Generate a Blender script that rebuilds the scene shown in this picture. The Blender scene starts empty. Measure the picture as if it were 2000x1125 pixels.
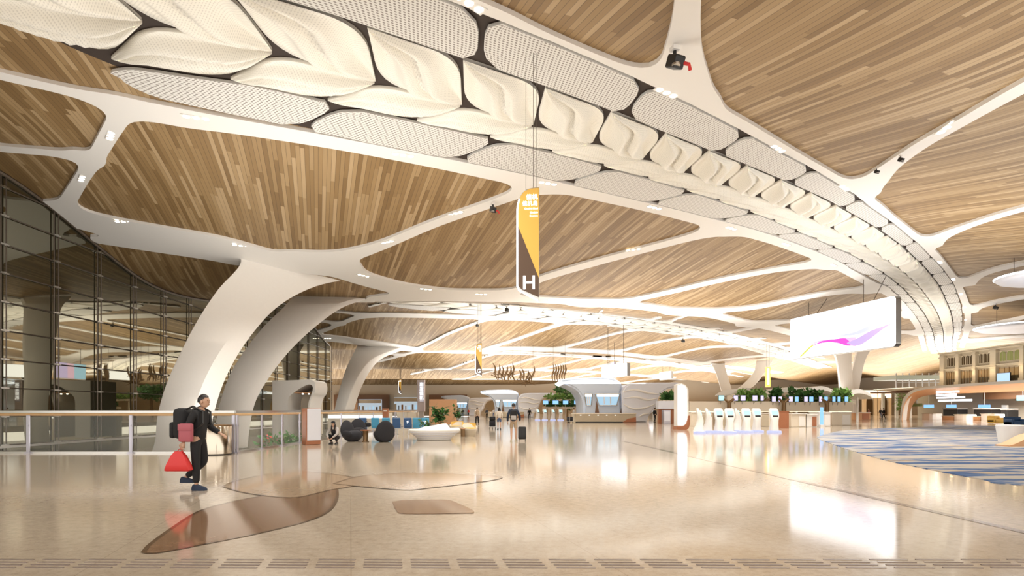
import bpy, bmesh, math, random
import numpy as np
from mathutils import Vector, Matrix
random.seed(7)
S = bpy.context.scene
COL = S.collection
# ------------------------------------------------------------------ camera, world, exposure
F = 1100.0; CX = 1000.0; HV = 800.0; CZ = 1.5           # focal length in px, horizon row, eye height
cam = bpy.data.cameras.new('camera'); cam.sensor_width = 36.0; cam.lens = F / 2000 * 36
cam.shift_y = (HV - 562.5) / 2000; cam.clip_end = 600
co = bpy.data.objects.new('camera', cam); COL.objects.link(co)
co.location = (0, 0, CZ); co.rotation_euler = (math.radians(90), 0, 0); S.camera = co
W = bpy.data.worlds.new('world'); S.world = W; W.use_nodes = True
W.node_tree.nodes['Background'].inputs[0].default_value = (1.0, 0.945, 0.87, 1)
W.node_tree.nodes['Background'].inputs[1].default_value = 1.25
S.view_settings.view_transform = 'Standard'; S.view_settings.look = 'None'
S.view_settings.gamma = 1; S.view_settings.exposure = 0.85
S.cycles.use_denoising = True; S.cycles.max_bounces = 7; S.cycles.diffuse_bounces = 4
S.cycles.glossy_bounces = 4; S.cycles.transmission_bounces = 4; S.cycles.transparent_max_bounces = 10
S.cycles.sample_clamp_indirect = 6; S.cycles.caustics_reflective = False; S.cycles.caustics_refractive = False
def lamp(name, kind, loc, energy, color=(1, .9, .75), size=1.0, rot=(0, 0, 0), spot=2.4, sizey=None):
    l = bpy.data.lights.new(name, kind); l.energy = energy; l.color = color
    if kind == 'AREA':
        l.size = size
        if sizey: l.shape = 'RECTANGLE'; l.size_y = sizey
    elif kind == 'SPOT':
        l.spot_size = spot; l.spot_blend = 1.0; l.shadow_soft_size = size
    else: l.shadow_soft_size = size
    o = bpy.data.objects.new(name, l); COL.objects.link(o); o.location = loc; o.rotation_euler = rot
    return o
PI = math.pi
# added area lamps floating unseen in mid-air, facing up to brighten the ceiling
for (x, y, sx, sy, e, *z) in [(14, 52, 22, 14, 3300), (44, 66, 22, 20, 3000), (4, 72, 24, 16, 6000), (30, 92, 40, 20, 8000), (-10, 100, 24, 30, 11000), (70, 95, 30, 30, 12000),
                          (5, 130, 40, 30, 14000), (50, 140, 50, 40, 26000), (0, 180, 60, 40, 30000), (-46, 150, 30, 60, 14000), (60, 185, 60, 40, 20000), (95, 130, 40, 80, 48000), (65, 135, 30, 30, 18000), (28, 30, 20, 12, 2800), (16, 14, 14, 8, 900), (-14.5, 27, 7, 12, 1500, .15), (-6, 22, 12, 6, 900)]:
    lamp('added_uplight', 'AREA', (x, y, z[0] if z else 4.6), e * .40, (1, .96, .90), sx, (PI, 0, 0), sizey=sy)
# spot lamps for the ceiling downlights, with extra ones added to brighten dark areas
for (x, y, e) in [(-12, 21, 1300), (-4, 27, 1700), (4, 30, 2000), (-11, 33, 900), (-9, 40, 1500), (2, 42, 2200), (12, 32, 2200), (20, 42, 2600),
                  (8, 20, 1700), (16, 24, 2200), (24, 30, 2400), (-2, 14, 1400), (10, 50, 2600), (-4, 54, 2600), (30, 46, 2800), (0, 64, 3200), (40, 60, 3200),
                  (-10, 72, 2800), (20, 82, 3200), (-5, 95, 3200), (40, 90, 3400), (6, 120, 4000), (36, 130, 4000), (0, 150, 4000), (6, 9, 1000), (-6, 8, 900), (-19, 50, 1500), (-19, 70, 1500), (75, 62, 2500), (80, 95, 6000), (95, 130, 9000), (60, 170, 9000), (80, 180, 9000), (45, 185, 7000), (20, 185, 3500), (-20, 170, 2500), (-40, 130, 3000), (60, 110, 4500), (-30, 100, 3500)]:
    lamp('downlight_fill', 'SPOT', (x, y, 10.3), e * .8, (1, .96, .89), .6, (0, 0, 0), 2.6)

# ------------------------------------------------------------------ helpers
def P(u, v, Y): return Vector(((u - CX) / F * Y, Y, CZ + (HV - v) / F * Y))
def GY(v): return CZ * F / (v - HV)
def G(u, v): return P(u, v, GY(v))
ORD = ('first second third fourth fifth sixth seventh eighth ninth tenth eleventh twelfth thirteenth fourteenth fifteenth sixteenth seventeenth '
       'eighteenth nineteenth twentieth').split()
TENS = {2: 'twenty', 3: 'thirty', 4: 'forty'}
def nth(n):
    if n <= 20: return ORD[n - 1]
    return {30: 'thirtieth', 40: 'fortieth'}.get(n) or TENS[n // 10] + '-' + ORD[n % 10 - 1]
def tag(o, label, cat, group=None):
    o['label'] = label; o['category'] = cat
    if group: o['group'] = group
    return o
def struct(o): o['kind'] = 'structure'; return o
def empty(name, loc, label=None, cat=None, group=None, rz=0):
    o = bpy.data.objects.new(name, None); COL.objects.link(o); o.location = loc; o.rotation_euler = (0, 0, rz)
    o.empty_display_size = .2
    if label: tag(o, label, cat, group)
    return o
def mk(name, bm, mat, parent=None, smooth=False, fix=True):
    if fix: bmesh.ops.recalc_face_normals(bm, faces=bm.faces)
    me = bpy.data.meshes.new(name); bm.to_mesh(me); bm.free()
    if smooth:
        for p in me.polygons: p.use_smooth = True
        if smooth is not True: me.set_sharp_from_angle(angle=smooth)
    for m in (mat if isinstance(mat, (list, tuple)) else [mat]): me.materials.append(m)
    o = bpy.data.objects.new(name, me); COL.objects.link(o)
    if parent is not None: o.parent = parent
    return o
def mkpy(name, verts, faces, mat, parent=None, smooth=False, fix=True):
    bm = bmesh.new(); vs = [bm.verts.new(v) for v in verts]
    for f in faces:
        try: bm.faces.new([vs[i] for i in f])
        except ValueError: pass
    return mk(name, bm, mat, parent, smooth, fix)
def box(bm, c, s, rz=0, bev=0.0, rx=0, ry=0):
    M = Matrix.Translation(c) @ Matrix.Rotation(rz, 4, 'Z') @ Matrix.Rotation(ry, 4, 'Y') @ Matrix.Rotation(rx, 4, 'X') @ Matrix.Diagonal((s[0], s[1], s[2], 1))
    r = bmesh.ops.create_cube(bm, size=1, matrix=M)
    if bev > 0:
        es = list({e for v in r['verts'] for e in v.link_edges})
        bmesh.ops.bevel(bm, geom=es, offset=bev, segments=2, affect='EDGES', profile=.5)
def lathe(bm, prof, c=(0, 0, 0), seg=24, sx=1, sy=1):
    rings = []
    for (r, z) in prof:
        rings.append([bm.verts.new((c[0] + r * sx * math.cos(2 * PI * i / seg), c[1] + r * sy * math.sin(2 * PI * i / seg), c[2] + z)) for i in range(seg)])
    for a, b in zip(rings, rings[1:]):
        for i in range(seg): bm.faces.new((a[i], a[(i + 1) % seg], b[(i + 1) % seg], b[i]))
    bm.faces.new(rings[0][::-1]); bm.faces.new(rings[-1])
def tube(bm, pts, r, seg=8, caps=True):
    pts = [Vector(p) for p in pts]; rs = r if isinstance(r, (list, tuple)) else [r] * len(pts)
    rings = []; up = None
    for i, p in enumerate(pts):
        t = (pts[min(i + 1, len(pts) - 1)] - pts[max(i - 1, 0)]).normalized()
        if up is None or abs(up.dot(t)) > .98: up = Vector((0, 0, 1)) if abs(t.z) < .9 else Vector((1, 0, 0))
        a = t.cross(up).normalized(); b = a.cross(t).normalized(); up = b
        rings.append([bm.verts.new(p + rs[i] * (math.cos(2 * PI * k / seg) * a + math.sin(2 * PI * k / seg) * b)) for k in range(seg)])
    for A, B in zip(rings, rings[1:]):
        for k in range(seg): bm.faces.new((A[k], A[(k + 1) % seg], B[(k + 1) % seg], B[k]))
    if caps: bm.faces.new(rings[0][::-1]); bm.faces.new(rings[-1])
def prism(bm, poly, d):
    """polygon (3-D points) extruded by vector d"""
    a = [bm.verts.new(p) for p in poly]; b = [bm.verts.new(Vector(p) + Vector(d)) for p in poly]; n = len(a)
    bm.faces.new(a); bm.faces.new(b[::-1])
    for i in range(n): bm.faces.new((a[i], b[i], b[(i + 1) % n], a[(i + 1) % n]))
def loft(bm, secs, cap=True):
    R = [[bm.verts.new(p) for p in s] for s in secs]; n = len(R[0])
    for A, B in zip(R, R[1:]):
        for k in range(n): bm.faces.new((A[k], A[(k + 1) % n], B[(k + 1) % n], B[k]))
    if cap: bm.faces.new(R[0][::-1]); bm.faces.new(R[-1])
def catmull(pts, n):
    pts = np.array(pts, float); m = len(pts)
    q = np.vstack([2 * pts[0] - pts[1], pts, 2 * pts[-1] - pts[-2]]); out = []
    for i in range(m - 1):
        p0, p1, p2, p3 = q[i:i + 4]
        for k in range(n):
            t = k / n
            out.append(.5 * (2 * p1 + (p2 - p0) * t + (2 * p0 - 5 * p1 + 4 * p2 - p3) * t * t + (3 * p1 - p0 - 3 * p2 + p3) * t ** 3))
    out.append(pts[-1]); return np.array(out)
def copy_tree(o, loc=None, rz=None, parent=None):
    c = o.copy(); COL.objects.link(c)
    if parent is not None: c.parent = parent
    for ch in [x for x in bpy.data.objects if x.parent == o]: copy_tree(ch, parent=c)
    if loc is not None: c.location = loc
    if rz is not None: c.rotation_euler = (0, 0, rz)
    return c
# ------------------------------------------------------------------ materials
class NT:
    def __init__(s, m): s.nt = m.node_tree; s.n = s.nt.nodes; s.bsdf = s.n['Principled BSDF']
    def node(s, t, **k):
        x = s.n.new(t)
        for a, b in k.items(): setattr(x, a, b)
        return x
    def put(s, sock, v):
        if hasattr(v, 'is_output') or isinstance(v, bpy.types.NodeSocket): s.nt.links.new(v, sock)
        else: sock.default_value = v
    def m(s, op, a, b=0.0, c=None):
        x = s.node('ShaderNodeMath', operation=op); s.put(x.inputs[0], a); s.put(x.inputs[1], b)
        if c is not None: s.put(x.inputs[2], c)
        return x.outputs[0]
    def comb(s, x, y, z=0.0):
        n = s.node('ShaderNodeCombineXYZ'); s.put(n.inputs[0], x); s.put(n.inputs[1], y); s.put(n.inputs[2], z); return n.outputs[0]
    def sep(s, v):
        n = s.node('ShaderNodeSeparateXYZ'); s.put(n.inputs[0], v); return n.outputs
    def pos(s): return s.node('ShaderNodeNewGeometry').outputs['Position']
    def tc(s, k): return s.node('ShaderNodeTexCoord').outputs[k]
    def mapping(s, v, scale=(1, 1, 1), rot=(0, 0, 0), loc=(0, 0, 0)):
        n = s.node('ShaderNodeMapping'); s.put(n.inputs[0], v); n.inputs[1].default_value = loc; n.inputs[2].default_value = rot; n.inputs[3].default_value = scale
        return n.outputs[0]
    def noise(s, v, scale, detail=2, rough=.5):
        n = s.node('ShaderNodeTexNoise'); s.put(n.inputs['Vector'], v); n.inputs['Scale'].default_value = scale
        n.inputs['Detail'].default_value = detail; n.inputs['Roughness'].default_value = rough; return n.outputs[0]
    def white(s, v):
        n = s.node('ShaderNodeTexWhiteNoise', noise_dimensions='3D'); s.put(n.inputs['Vector'], v); return n.outputs[0]
    def ramp(s, f, stops, interp='LINEAR'):
        n = s.node('ShaderNodeValToRGB'); s.put(n.inputs[0], f); cr = n.color_ramp; cr.interpolation = interp
        while len(cr.elements) < len(stops): cr.elements.new(.5)
        for e, (p, c) in zip(cr.elements, stops): e.position = p; e.color = (*c, 1)
        return n.outputs[0]
    def mix(s, f, a, b):
        n = s.node('ShaderNodeMix', data_type='RGBA'); s.put(n.inputs[0], f)
        s.put(n.inputs[6], (*a, 1) if isinstance(a, tuple) else a); s.put(n.inputs[7], (*b, 1) if isinstance(b, tuple) else b); return n.outputs[2]
    def bump(s, h, strength=.3, dist=.02):
        n = s.node('ShaderNodeBump'); n.inputs['Strength'].default_value = strength; n.inputs['Distance'].default_value = dist
        s.put(n.inputs['Height'], h); s.nt.links.new(n.outputs[0], s.bsdf.inputs['Normal'])
    def col(s, c): s.put(s.bsdf.inputs['Base Color'], c)
def mat(name, c=(.8, .8, .8), rough=.5, metal=0.0, emit=None, es=0.0, spec=.5, alpha=1.0, var=0.0):
    m = bpy.data.materials.new(name); m.use_nodes = True; t = NT(m); b = t.bsdf
    b.inputs['Base Color'].default_value = (*c, 1); b.inputs['Roughness'].default_value = rough; b.inputs['Metallic'].default_value = metal
    b.inputs['Specular IOR Level'].default_value = spec
    if emit and es > .2: b.inputs['Base Color'].default_value = (*[x * .08 for x in c], 1)
    if emit: b.inputs['Emission Color'].default_value = (*emit, 1); b.inputs['Emission Strength'].default_value = es
    if alpha < 1: b.inputs['Alpha'].default_value = alpha
    if var:
        n = t.noise(t.tc('Object'), 6, 4); t.col(t.mix(n, tuple(x * (1 - var) for x in c), tuple(min(1, x * (1 + var)) for x in c)))
    return m
M = {}
M['white'] = mat('white_lacquer', (.82, .80, .77), .6, spec=.3)
M['paint'] = mat('white_plaster', (.83, .80, .76), .6, var=.02)
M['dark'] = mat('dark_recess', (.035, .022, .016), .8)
M['black'] = mat('black_plastic', (.012, .012, .013), .45)
M['steel'] = mat('brushed_steel', (.55, .54, .52), .28, 1.0)
M['mirror_steel'] = mat('polished_steel', (.52, .46, .38), .16, 1.0)
M['lilac_steel'] = mat('satin_aluminium', (.50, .49, .56), .35, .8)
M['bronze'] = mat('bronze', (.20, .12, .055), .4, .6)
M['terracotta'] = mat('terracotta_panel', (.36, .135, .06), .5, var=.08)
M['tan'] = mat('tan_veneer', (.55, .30, .15), .5, var=.08)
M['rail_wood'] = mat('handrail_oak', (.62, .40, .20), .4, var=.1)
M['lamp'] = mat('lamp_lens', (1, .95, .85), .4, emit=(1, .93, .78), es=5)
M['cool_lamp'] = mat('cool_lamp_line', (1, 1, 1), .4, emit=(.88, .93, 1), es=2.5)
M['warm_line'] = mat('warm_glow_line', (1, .9, .6), .4, emit=(1, .85, .5), es=1.3)
M['lit_white'] = mat('lit_white_panel', (1, 1, 1), .4, emit=(.97, .98, 1), es=1.3)
M['screen_white'] = mat('led_screen_white', (.9, .9, .9), .3, emit=(1, .99, 1), es=1.5)
M['screen_blue'] = mat('blue_monitor', (.1, .2, .4), .3, emit=(.22, .45, .85), es=.9)
M['screen_lilac'] = mat('lilac_monitor', (.3, .3, .4), .3, emit=(.55, .5, .8), es=.9)
M['screen_cyan'] = mat('cyan_monitor', (.3, .4, .4), .3, emit=(.4, .75, .8), es=.9)
M['gold'] = mat('gold_sign_face', (.70, .42, .08), .4, emit=(.75, .45, .08), es=.06)
M['brown_sign'] = mat('brown_sign_face', (.10, .055, .03), .45)
M['charcoal'] = mat('charcoal_fabric', (.022, .022, .028), .85)
M['seat_navy'] = mat('navy_upholstery', (.03, .09, .22), .5)
M['seat_sky'] = mat('sky_blue_upholstery', (.06, .30, .50), .5)
M['yellow'] = mat('mustard_fabric', (.72, .46, .10), .7)
M['beige_f'] = mat('beige_fabric', (.62, .55, .44), .8)
M['leaf'] = mat('green_leaf', (.06, .17, .04), .5, var=.4)
M['leaf_light'] = mat('light_green_leaf', (.22, .40, .10), .5, var=.4)
M['skin'] = mat('skin', (.55, .34, .24), .5)
M['hair'] = mat('black_hair', (.012, .010, .010), .5)
M['navy'] = mat('navy_cloth', (.018, .03, .06), .8)
M['blackcloth'] = mat('black_cloth', (.010, .010, .012), .8)
M['khaki'] = mat('khaki_cloth', (.40, .30, .20), .8)
M['greycloth'] = mat('grey_cloth', (.42, .39, .37), .8)
M['lightcloth'] = mat('cream_cloth', (.68, .62, .54), .8)
M['denim'] = mat('blue_denim', (.06, .10, .20), .8)
M['red'] = mat('red_bag', (.62, .03, .03), .5)
M['pink'] = mat('dusty_pink_pouch', (.40, .10, .13), .6)
M['stone'] = mat('pale_stone', (.50, .43, .32), .7, var=.08)
M['glassdark'] = mat('dark_window_glass', (.10, .08, .05), .1)
M['greenglass'] = mat('green_window_glass', (.22, .25, .08), .15)
M['sofit'] = mat('orange_soffit', (.72, .40, .20), .45, var=.05)
M['brownwall'] = mat('brown_wall', (.20, .10, .05), .5)
M['mullion'] = mat('bronze_mullion', (.13, .105, .085), .4, .6)
M['pinkgrey'] = mat('mauve_grey_panel', (.42, .36, .36), .45); M['g_teal'] = mat('teal_lettering', (.02, .3, .3), .4)
M['cream'] = mat('cream_panel', (.74, .66, .54), .5)
M['podwhite'] = mat('pod_shell', (.72, .74, .82), .4)

def wood_ceiling():
    m = bpy.data.materials.new('wood_ceiling'); m.use_nodes = True; t = NT(m)
    x, y, z = t.sep(t.pos()); a = math.radians(19); c, s = math.cos(a), math.sin(a)
    r = t.m('ADD', t.m('MULTIPLY', x, c), t.m('MULTIPLY', y, s)); p = t.m('SUBTRACT', t.m('MULTIPLY', y, c), t.m('MULTIPLY', x, s))
    rr = t.m('DIVIDE', r, .19); row = t.m('FLOOR', rr); fr = t.m('FRACT', rr)
    off = t.m('MULTIPLY', t.white(t.comb(row, 3.1)), 17.0)
    pp = t.m('DIVIDE', t.m('ADD', p, off), 5.0); seg = t.m('FLOOR', pp)
    w = t.white(t.comb(row, seg, 1.7))
    colr = t.ramp(w, [(0, (.215, .130, .048)), (.20, (.275, .173, .070)), (.45, (.335, .220, .098)), (.68, (.40, .275, .135)), (.86, (.48, .345, .190)), (1, (.53, .395, .24))], 'CONSTANT')
    g = t.noise(t.mapping(t.comb(r, p), (14, .8, 1)), 1.0, 3)
    colr = t.mix(t.m('MULTIPLY', g, .35), colr, (.22, .12, .05))
    gap = t.m('LESS_THAN', fr, .10)
    t.col(t.mix(t.m('MULTIPLY', gap, .55), colr, (.05, .028, .014)))
    t.bsdf.inputs['Roughness'].default_value = .55
    t.bump(t.m('SUBTRACT', 1.0, gap), .4, .02)
    return m
M['wood'] = wood_ceiling()
def floor_mat():
    m = bpy.data.materials.new('polished_stone_floor'); m.use_nodes = True; t = NT(m)
    p = t.pos(); big = t.noise(p, .35, 4, .6); sp = t.noise(p, 9, 6, .75); fine = t.noise(p, 42, 3, .7)
    c = t.ramp(sp, [(.25, (.28, .22, .165)), (.45, (.43, .36, .28)), (.6, (.50, .43, .34)), (.8, (.59, .52, .43))])
    c = t.mix(t.m('MULTIPLY', big, .35), c, (.54, .45, .34))
    c = t.mix(t.ramp(fine, [(.30, (.55, .55, .55)), (.42, (0, 0, 0))]), c, (.24, .17, .12))
    q = t.sep(t.mapping(p, (1, 1, 1), (0, 0, math.radians(-16))))
    gx = t.m('LESS_THAN', t.m('FRACT', t.m('DIVIDE', q[0], 2.4)), .004); gy = t.m('LESS_THAN', t.m('FRACT', t.m('DIVIDE', q[1], 2.4)), .004)
    cell = t.white(t.comb(t.m('FLOOR', t.m('DIVIDE', q[0], 2.4)), t.m('FLOOR', t.m('DIVIDE', q[1], 2.4))))
    c = t.mix(t.m('MULTIPLY', cell, .16), c, (.44, .36, .27))
    c = t.mix(t.m('MULTIPLY', t.m('MAXIMUM', gx, gy), .5), c, (.25, .18, .13))
    t.col(c); t.put(t.bsdf.inputs['Roughness'], t.m('ADD', .05, t.m('MULTIPLY', sp, .10)))
    t.bsdf.inputs['Specular IOR Level'].default_value = .95
    return m
M['floor'] = floor_mat()
def inlay_mat(name, a, b):
    m = bpy.data.materials.new(name); m.use_nodes = True; t = NT(m); p = t.pos(); n = t.noise(p, 7, 5, .7)
    t.col(t.ramp(n, [(.3, a), (.7, b)])); t.bsdf.inputs['Roughness'].default_value = .08; t.bsdf.inputs['Specular IOR Level'].default_value = .6
    return m
M['inlay_dark'] = inlay_mat('brown_stone_inlay', (.20, .115, .065), (.29, .18, .11))
M['inlay_mid'] = inlay_mat('tan_stone_inlay', (.38, .27, .18), (.47, .35, .24))
M['inlay_line'] = inlay_mat('dark_stone_line', (.10, .06, .035), (.16, .10, .06))
M['joint'] = inlay_mat('floor_joint', (.17, .13, .11), (.34, .27, .22))
def carpet_mat():
    m = bpy.data.materials.new('patterned_carpet'); m.use_nodes = True; t = NT(m)
    p = t.mapping(t.pos(), (.34, 1.55, 1), (0, 0, math.radians(6)))
    n = t.noise(p, 1.0, 5, .6); n2 = t.noise(t.mapping(p, (1, 1, 1), (0, 0, 0), (9, 4, 0)), 1.0, 4, .6)
    c = t.ramp(n, [(.0, (.02, .06, .16)), (.44, (.03, .09, .24)), (.475, (.12, .19, .32)), (.51, (.42, .39, .36)), (.61, (.46, .43, .38)), (.68, (.17, .22, .31))])
    c = t.mix(t.ramp(n2, [(.60, (0, 0, 0)), (.65, (.75, .75, .75))]), c, (.52, .36, .15))
    t.col(c); t.bsdf.inputs['Roughness'].default_value = .9; t.bump(t.noise(t.pos(), 60, 2), .3, .01)
    return m
M['carpet'] = carpet_mat()
def perf_mat(name, base, dots=.13, rad=.30, flute=False):
    m = bpy.data.materials.new(name); m.use_nodes = True; t = NT(m)
    u, v, _ = t.sep(t.tc('UV'))
    if flute:
        f = t.m('FRACT', t.m('DIVIDE', u, .05)); g = t.m('FRACT', t.m('DIVIDE', v, .05))
        h = t.m('MULTIPLY', t.m('GREATER_THAN', t.m('SINE', t.m('MULTIPLY', f, 2 * PI)), .35), t.m('GREATER_THAN', t.m('SINE', t.m('MULTIPLY', g, 2 * PI)), -.2))
        t.col(t.mix(t.m('MULTIPLY', h, .30), base, tuple(x * .35 for x in base)))
    else:
        a = t.m('SUBTRACT', t.m('FRACT', t.m('DIVIDE', u, dots)), .5); b = t.m('SUBTRACT', t.m('FRACT', t.m('DIVIDE', v, dots)), .5)
        d = t.m('SQRT', t.m('ADD', t.m('MULTIPLY', a, a), t.m('MULTIPLY', b, b))); h = t.m('LESS_THAN', d, rad)
        t.col(t.mix(t.m('MULTIPLY', h, .8), base, (.16, .13, .11)))
    t.bsdf.inputs['Roughness'].default_value = .5
    return m
M['leafpanel'] = perf_mat('fluted_white_panel', (.88, .86, .79), flute=True)
M['tilepanel'] = perf_mat('perforated_white_panel', (.74, .73, .70))
# ------------------------------------------------------------------ the ceiling surface: a wave that repeats every 42 m down the hall
PER = 42.0
TIPS_PX = [(284, 36), (537, 96), (737, 155), (904, 201), (1043, 240), (1158, 274), (1256, 306), (1336, 332), (1410, 356), (1474, 379), (1531, 400), (1577, 421),
           (1616, 439), (1650, 456), (1680, 473), (1705, 487), (1728, 503), (1748, 516), (1764, 528), (1778, 541), (1800, 563.5), (1830, 609), (1842, 645), (1843, 670), (1848, 691)]
_t = [((u - CX) / (HV - v) * 11.5, 11.5 * F / (HV - v)) for u, v in TIPS_PX]
_cx = [-60, -27, -20, -14, -11] + [p[0] for p in _t[1:]] + [130]
_cy = [30, 28, 23.5, 19, 17.6] + [p[1] for p in _t[1:]] + [165]
XS = np.arange(-60, 140, .5)
def smooth_tab(xs, ys, k=4):
    y = np.interp(XS, xs, ys); ker = np.exp(-.5 * (np.arange(-12, 13) / k) ** 2); ker /= ker.sum()
    return np.convolve(np.pad(y, 12, mode='edge'), ker, mode='valid')
CT = smooth_tab(_cx, _cy)
TT0 = np.interp(XS, [-60, -27, -14, 1, 12, 22.8, 34.8], [43, 43.5, 47.5, 47.5, 53.6, 59.7, 69.7])
TT = np.where(XS > 34.8, CT + 20.7, TT0); ker = np.exp(-.5 * (np.arange(-12, 13) / 4) ** 2); ker /= ker.sum()
TT = np.convolve(np.pad(TT, 12, mode='edge'), ker, mode='valid')
HI = smooth_tab([-60, -27, -13, 130], [14.3, 14.3, 13.0, 13.0]); LO = smooth_tab([-60, -27, -14, 130], [10.8, 10.8, 11.0, 11.0])
def Zc(X, Y):
    X = np.asarray(X, float); Y = np.asarray(Y, float)
    C = np.interp(X, XS, CT); T = np.interp(X, XS, TT); hi = np.interp(X, XS, HI); lo = np.interp(X, XS, LO)
    y = np.mod(Y - C, PER); d = T - C
    ph = np.where(y < d, PI * y / d, PI + PI * (y - d) / (PER - d))
    return (hi + lo) / 2 + (hi - lo) / 2 * np.cos(ph)
def zc(x, y): return float(Zc(x, y))
YR = np.arange(6, 330, .2)
def hit(u, v):
    """point of the ceiling seen at (u, v)"""
    dx = (u - CX) / F; dz = (HV - v) / F
    g = CZ + dz * YR - Zc(dx * YR, YR); k = int(np.argmax(g > 0))
    if g[k] <= 0: y = YR[-1]
    elif k == 0: y = YR[0]
    else: y = YR[k - 1] + .2 * (-g[k - 1]) / (g[k] - g[k - 1])
    return np.array((dx * y, y))
XL, XR_, YN, YF = -27.0, 128.0, -6.0, 216.0; XW = -70.0
def ceiling():
    xs = np.arange(XW, XR_ + .1, 1.0); ys = np.arange(YN, YF + .1, 1.0); X, Y = np.meshgrid(xs, ys); Z = Zc(X, Y)
    nx = len(xs); vs = [(a, b, c) for a, b, c in zip(X.ravel(), Y.ravel(), Z.ravel())]
    fs = [(j * nx + i, (j + 1) * nx + i, (j + 1) * nx + i + 1, j * nx + i + 1) for j in range(len(ys) - 1) for i in range(nx - 1) if xs[i] >= XL - .1 or ys[j] >= 83.9]
    me = bpy.data.meshes.new('ceiling'); me.from_pydata(vs, [], fs); me.materials.append(M['wood'])
    for p in me.polygons: p.use_smooth = True
    o = bpy.data.objects.new('ceiling', me); COL.objects.link(o); struct(o)
ceiling()
# ------------------------------------------------------------------ white ribs
def rib_world(pts, n=6):
    """(u, v, width px) along a rib -> plan points with half-widths in metres"""
    c = catmull(pts, n); out = []; W_ = []
    for i in range(len(c)):
        t = c[min(i + 1, len(c) - 1)] - c[max(i - 1, 0)]; t = t[:2] / (np.hypot(*t[:2]) + 1e-9); nrm = np.array((-t[1], t[0])); w = c[i, 2] / 2
        W_.append((hit(c[i, 0] + nrm[0] * w, c[i, 1] + nrm[1] * w), hit(c[i, 0] - nrm[0] * w, c[i, 1] - nrm[1] * w)))
    mid = [(a + b) / 2 for a, b in W_]
    for i, (a, b) in enumerate(W_):
        t = mid[min(i + 2, len(mid) - 1)] - mid[max(i - 2, 0)]; t = t / (np.hypot(*t) + 1e-9); w = abs((a - b)[0] * t[1] - (a - b)[1] * t[0])
        if not out or np.hypot(*(mid[i] - out[-1][:2])) > .05: out.append((*mid[i], min(1.7, max(.12, w / 2))))
    return np.array(out)
RIBS_PX = [
    # frame below the light strip, and the rib it continues from
    [(-60, 124, 15), (0, 140, 15), (120, 168, 16), (230, 196, 26), (330, 218, 36), (450, 238, 30), (570, 258, 26), (700, 281, 24), (860, 312, 24), (1000, 342, 24), (1090, 360, 22), (1200, 385, 18),
     (1300, 408, 18), (1428, 442, 18), (1513, 466, 17), (1606, 501, 16), (1641, 519, 15), (1691, 546, 14), (1740, 573, 14), (1768, 600, 13), (1792, 634, 12), (1800, 660, 11), (1806, 684, 8)],
    # frame above the light strip
    [(860, -45, 34), (905, -8, 34), (984, 30, 34), (1060, 66, 30), (1170, 116, 34), (1262, 152, 34), (1340, 190, 36), (1424, 230, 34), (1535, 292, 26), (1632, 348, 24), (1702, 393, 22), (1740, 424, 20),
     (1785, 460, 20), (1822, 493, 18), (1845, 520, 17), (1865, 546, 15), (1881, 577, 14), (1890, 610, 13), (1888, 645, 12), (1878, 677, 10)],
    [(1345, -30, 50), (1340, 30, 56), (1334, 90, 74), (1332, 150, 110), (1335, 185, 120)],
    [(2040, 140, 22), (1960, 184, 20), (1880, 230, 17), (1800, 276, 18), (1740, 318, 24), (1704, 348, 40), (1682, 368, 46)],
    [(2040, 392, 9), (1960, 414, 9), (1890, 437, 10), (1845, 455, 16), (1815, 474, 26)],
    [(2040, 503, 7), (1960, 520, 8), (1915, 534, 10), (1885, 552, 22)],
    [(2040, 571, 6), (1960, 585, 7), (1915, 596, 8), (1892, 606, 14)],
    [(2040, 610, 5), (1930, 633, 6), (1895, 642, 10)],
    [(2040, 652, 5), (1940, 659, 5), (1885, 665, 8)],
    # ribs on the glass side
    [(244, 204, 46), (214, 255, 38), (188, 300, 34), (158, 346, 30), (124, 402, 34), (100, 440, 34)],
    [(-60, 274, 12), (0, 284, 12), (80, 291, 12), (120, 295, 13), (156, 297, 14)],
    [(118, 414, 30), (170, 428, 34), (250, 446, 36), (340, 462, 36), (420, 476, 36), (490, 494, 40), (540, 506, 46), (600, 511, 44), (650, 512, 40)],
    [(190, 466, 10), (300, 482, 11), (400, 497, 11), (452, 505, 14)],
    [(600, 508, 36), (660, 499, 28), (740, 477, 18), (850, 432, 15), (960, 393, 15), (1025, 369, 20), (1062, 356, 30)],
    [(600, 510, 40), (650, 520, 34), (720, 544, 26), (800, 563, 22), (900, 572, 20), (1000, 566, 13), (1060, 540, 12), (1150, 513, 12), (1250, 486, 12), (1340, 462, 13), (1400, 446, 22), (1430, 440, 28)],
    [(700, 583, 10), (800, 577, 16), (900, 577, 18), (1000, 580, 14), (1120, 586, 12), (1186, 590, 14), (1270, 598, 13), (1330, 607, 13), (1390, 613, 12), (1450, 627, 11), (1510, 639, 11), (1570, 655, 10), (1640, 672, 8)],
    [(1150, 590, 14), (1220, 585, 9), (1300, 569, 9), (1407, 544, 9), (1513, 524, 9), (1590, 514, 14), (1630, 513, 18)],
    [(1330, 606, 12), (1400, 604, 8), (1478, 597, 8), (1584, 576, 8), (1655, 566, 9), (1712, 563, 14)],
    [(1470, 632, 10), (1542, 626, 6), (1660, 618, 6), (1751, 611, 6), (1780, 616, 10)],
    [(1650, 652, 6), (1751, 647, 6), (1800, 650, 8)],
]
NEAR = [rib_world(p) for p in RIBS_PX]
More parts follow.
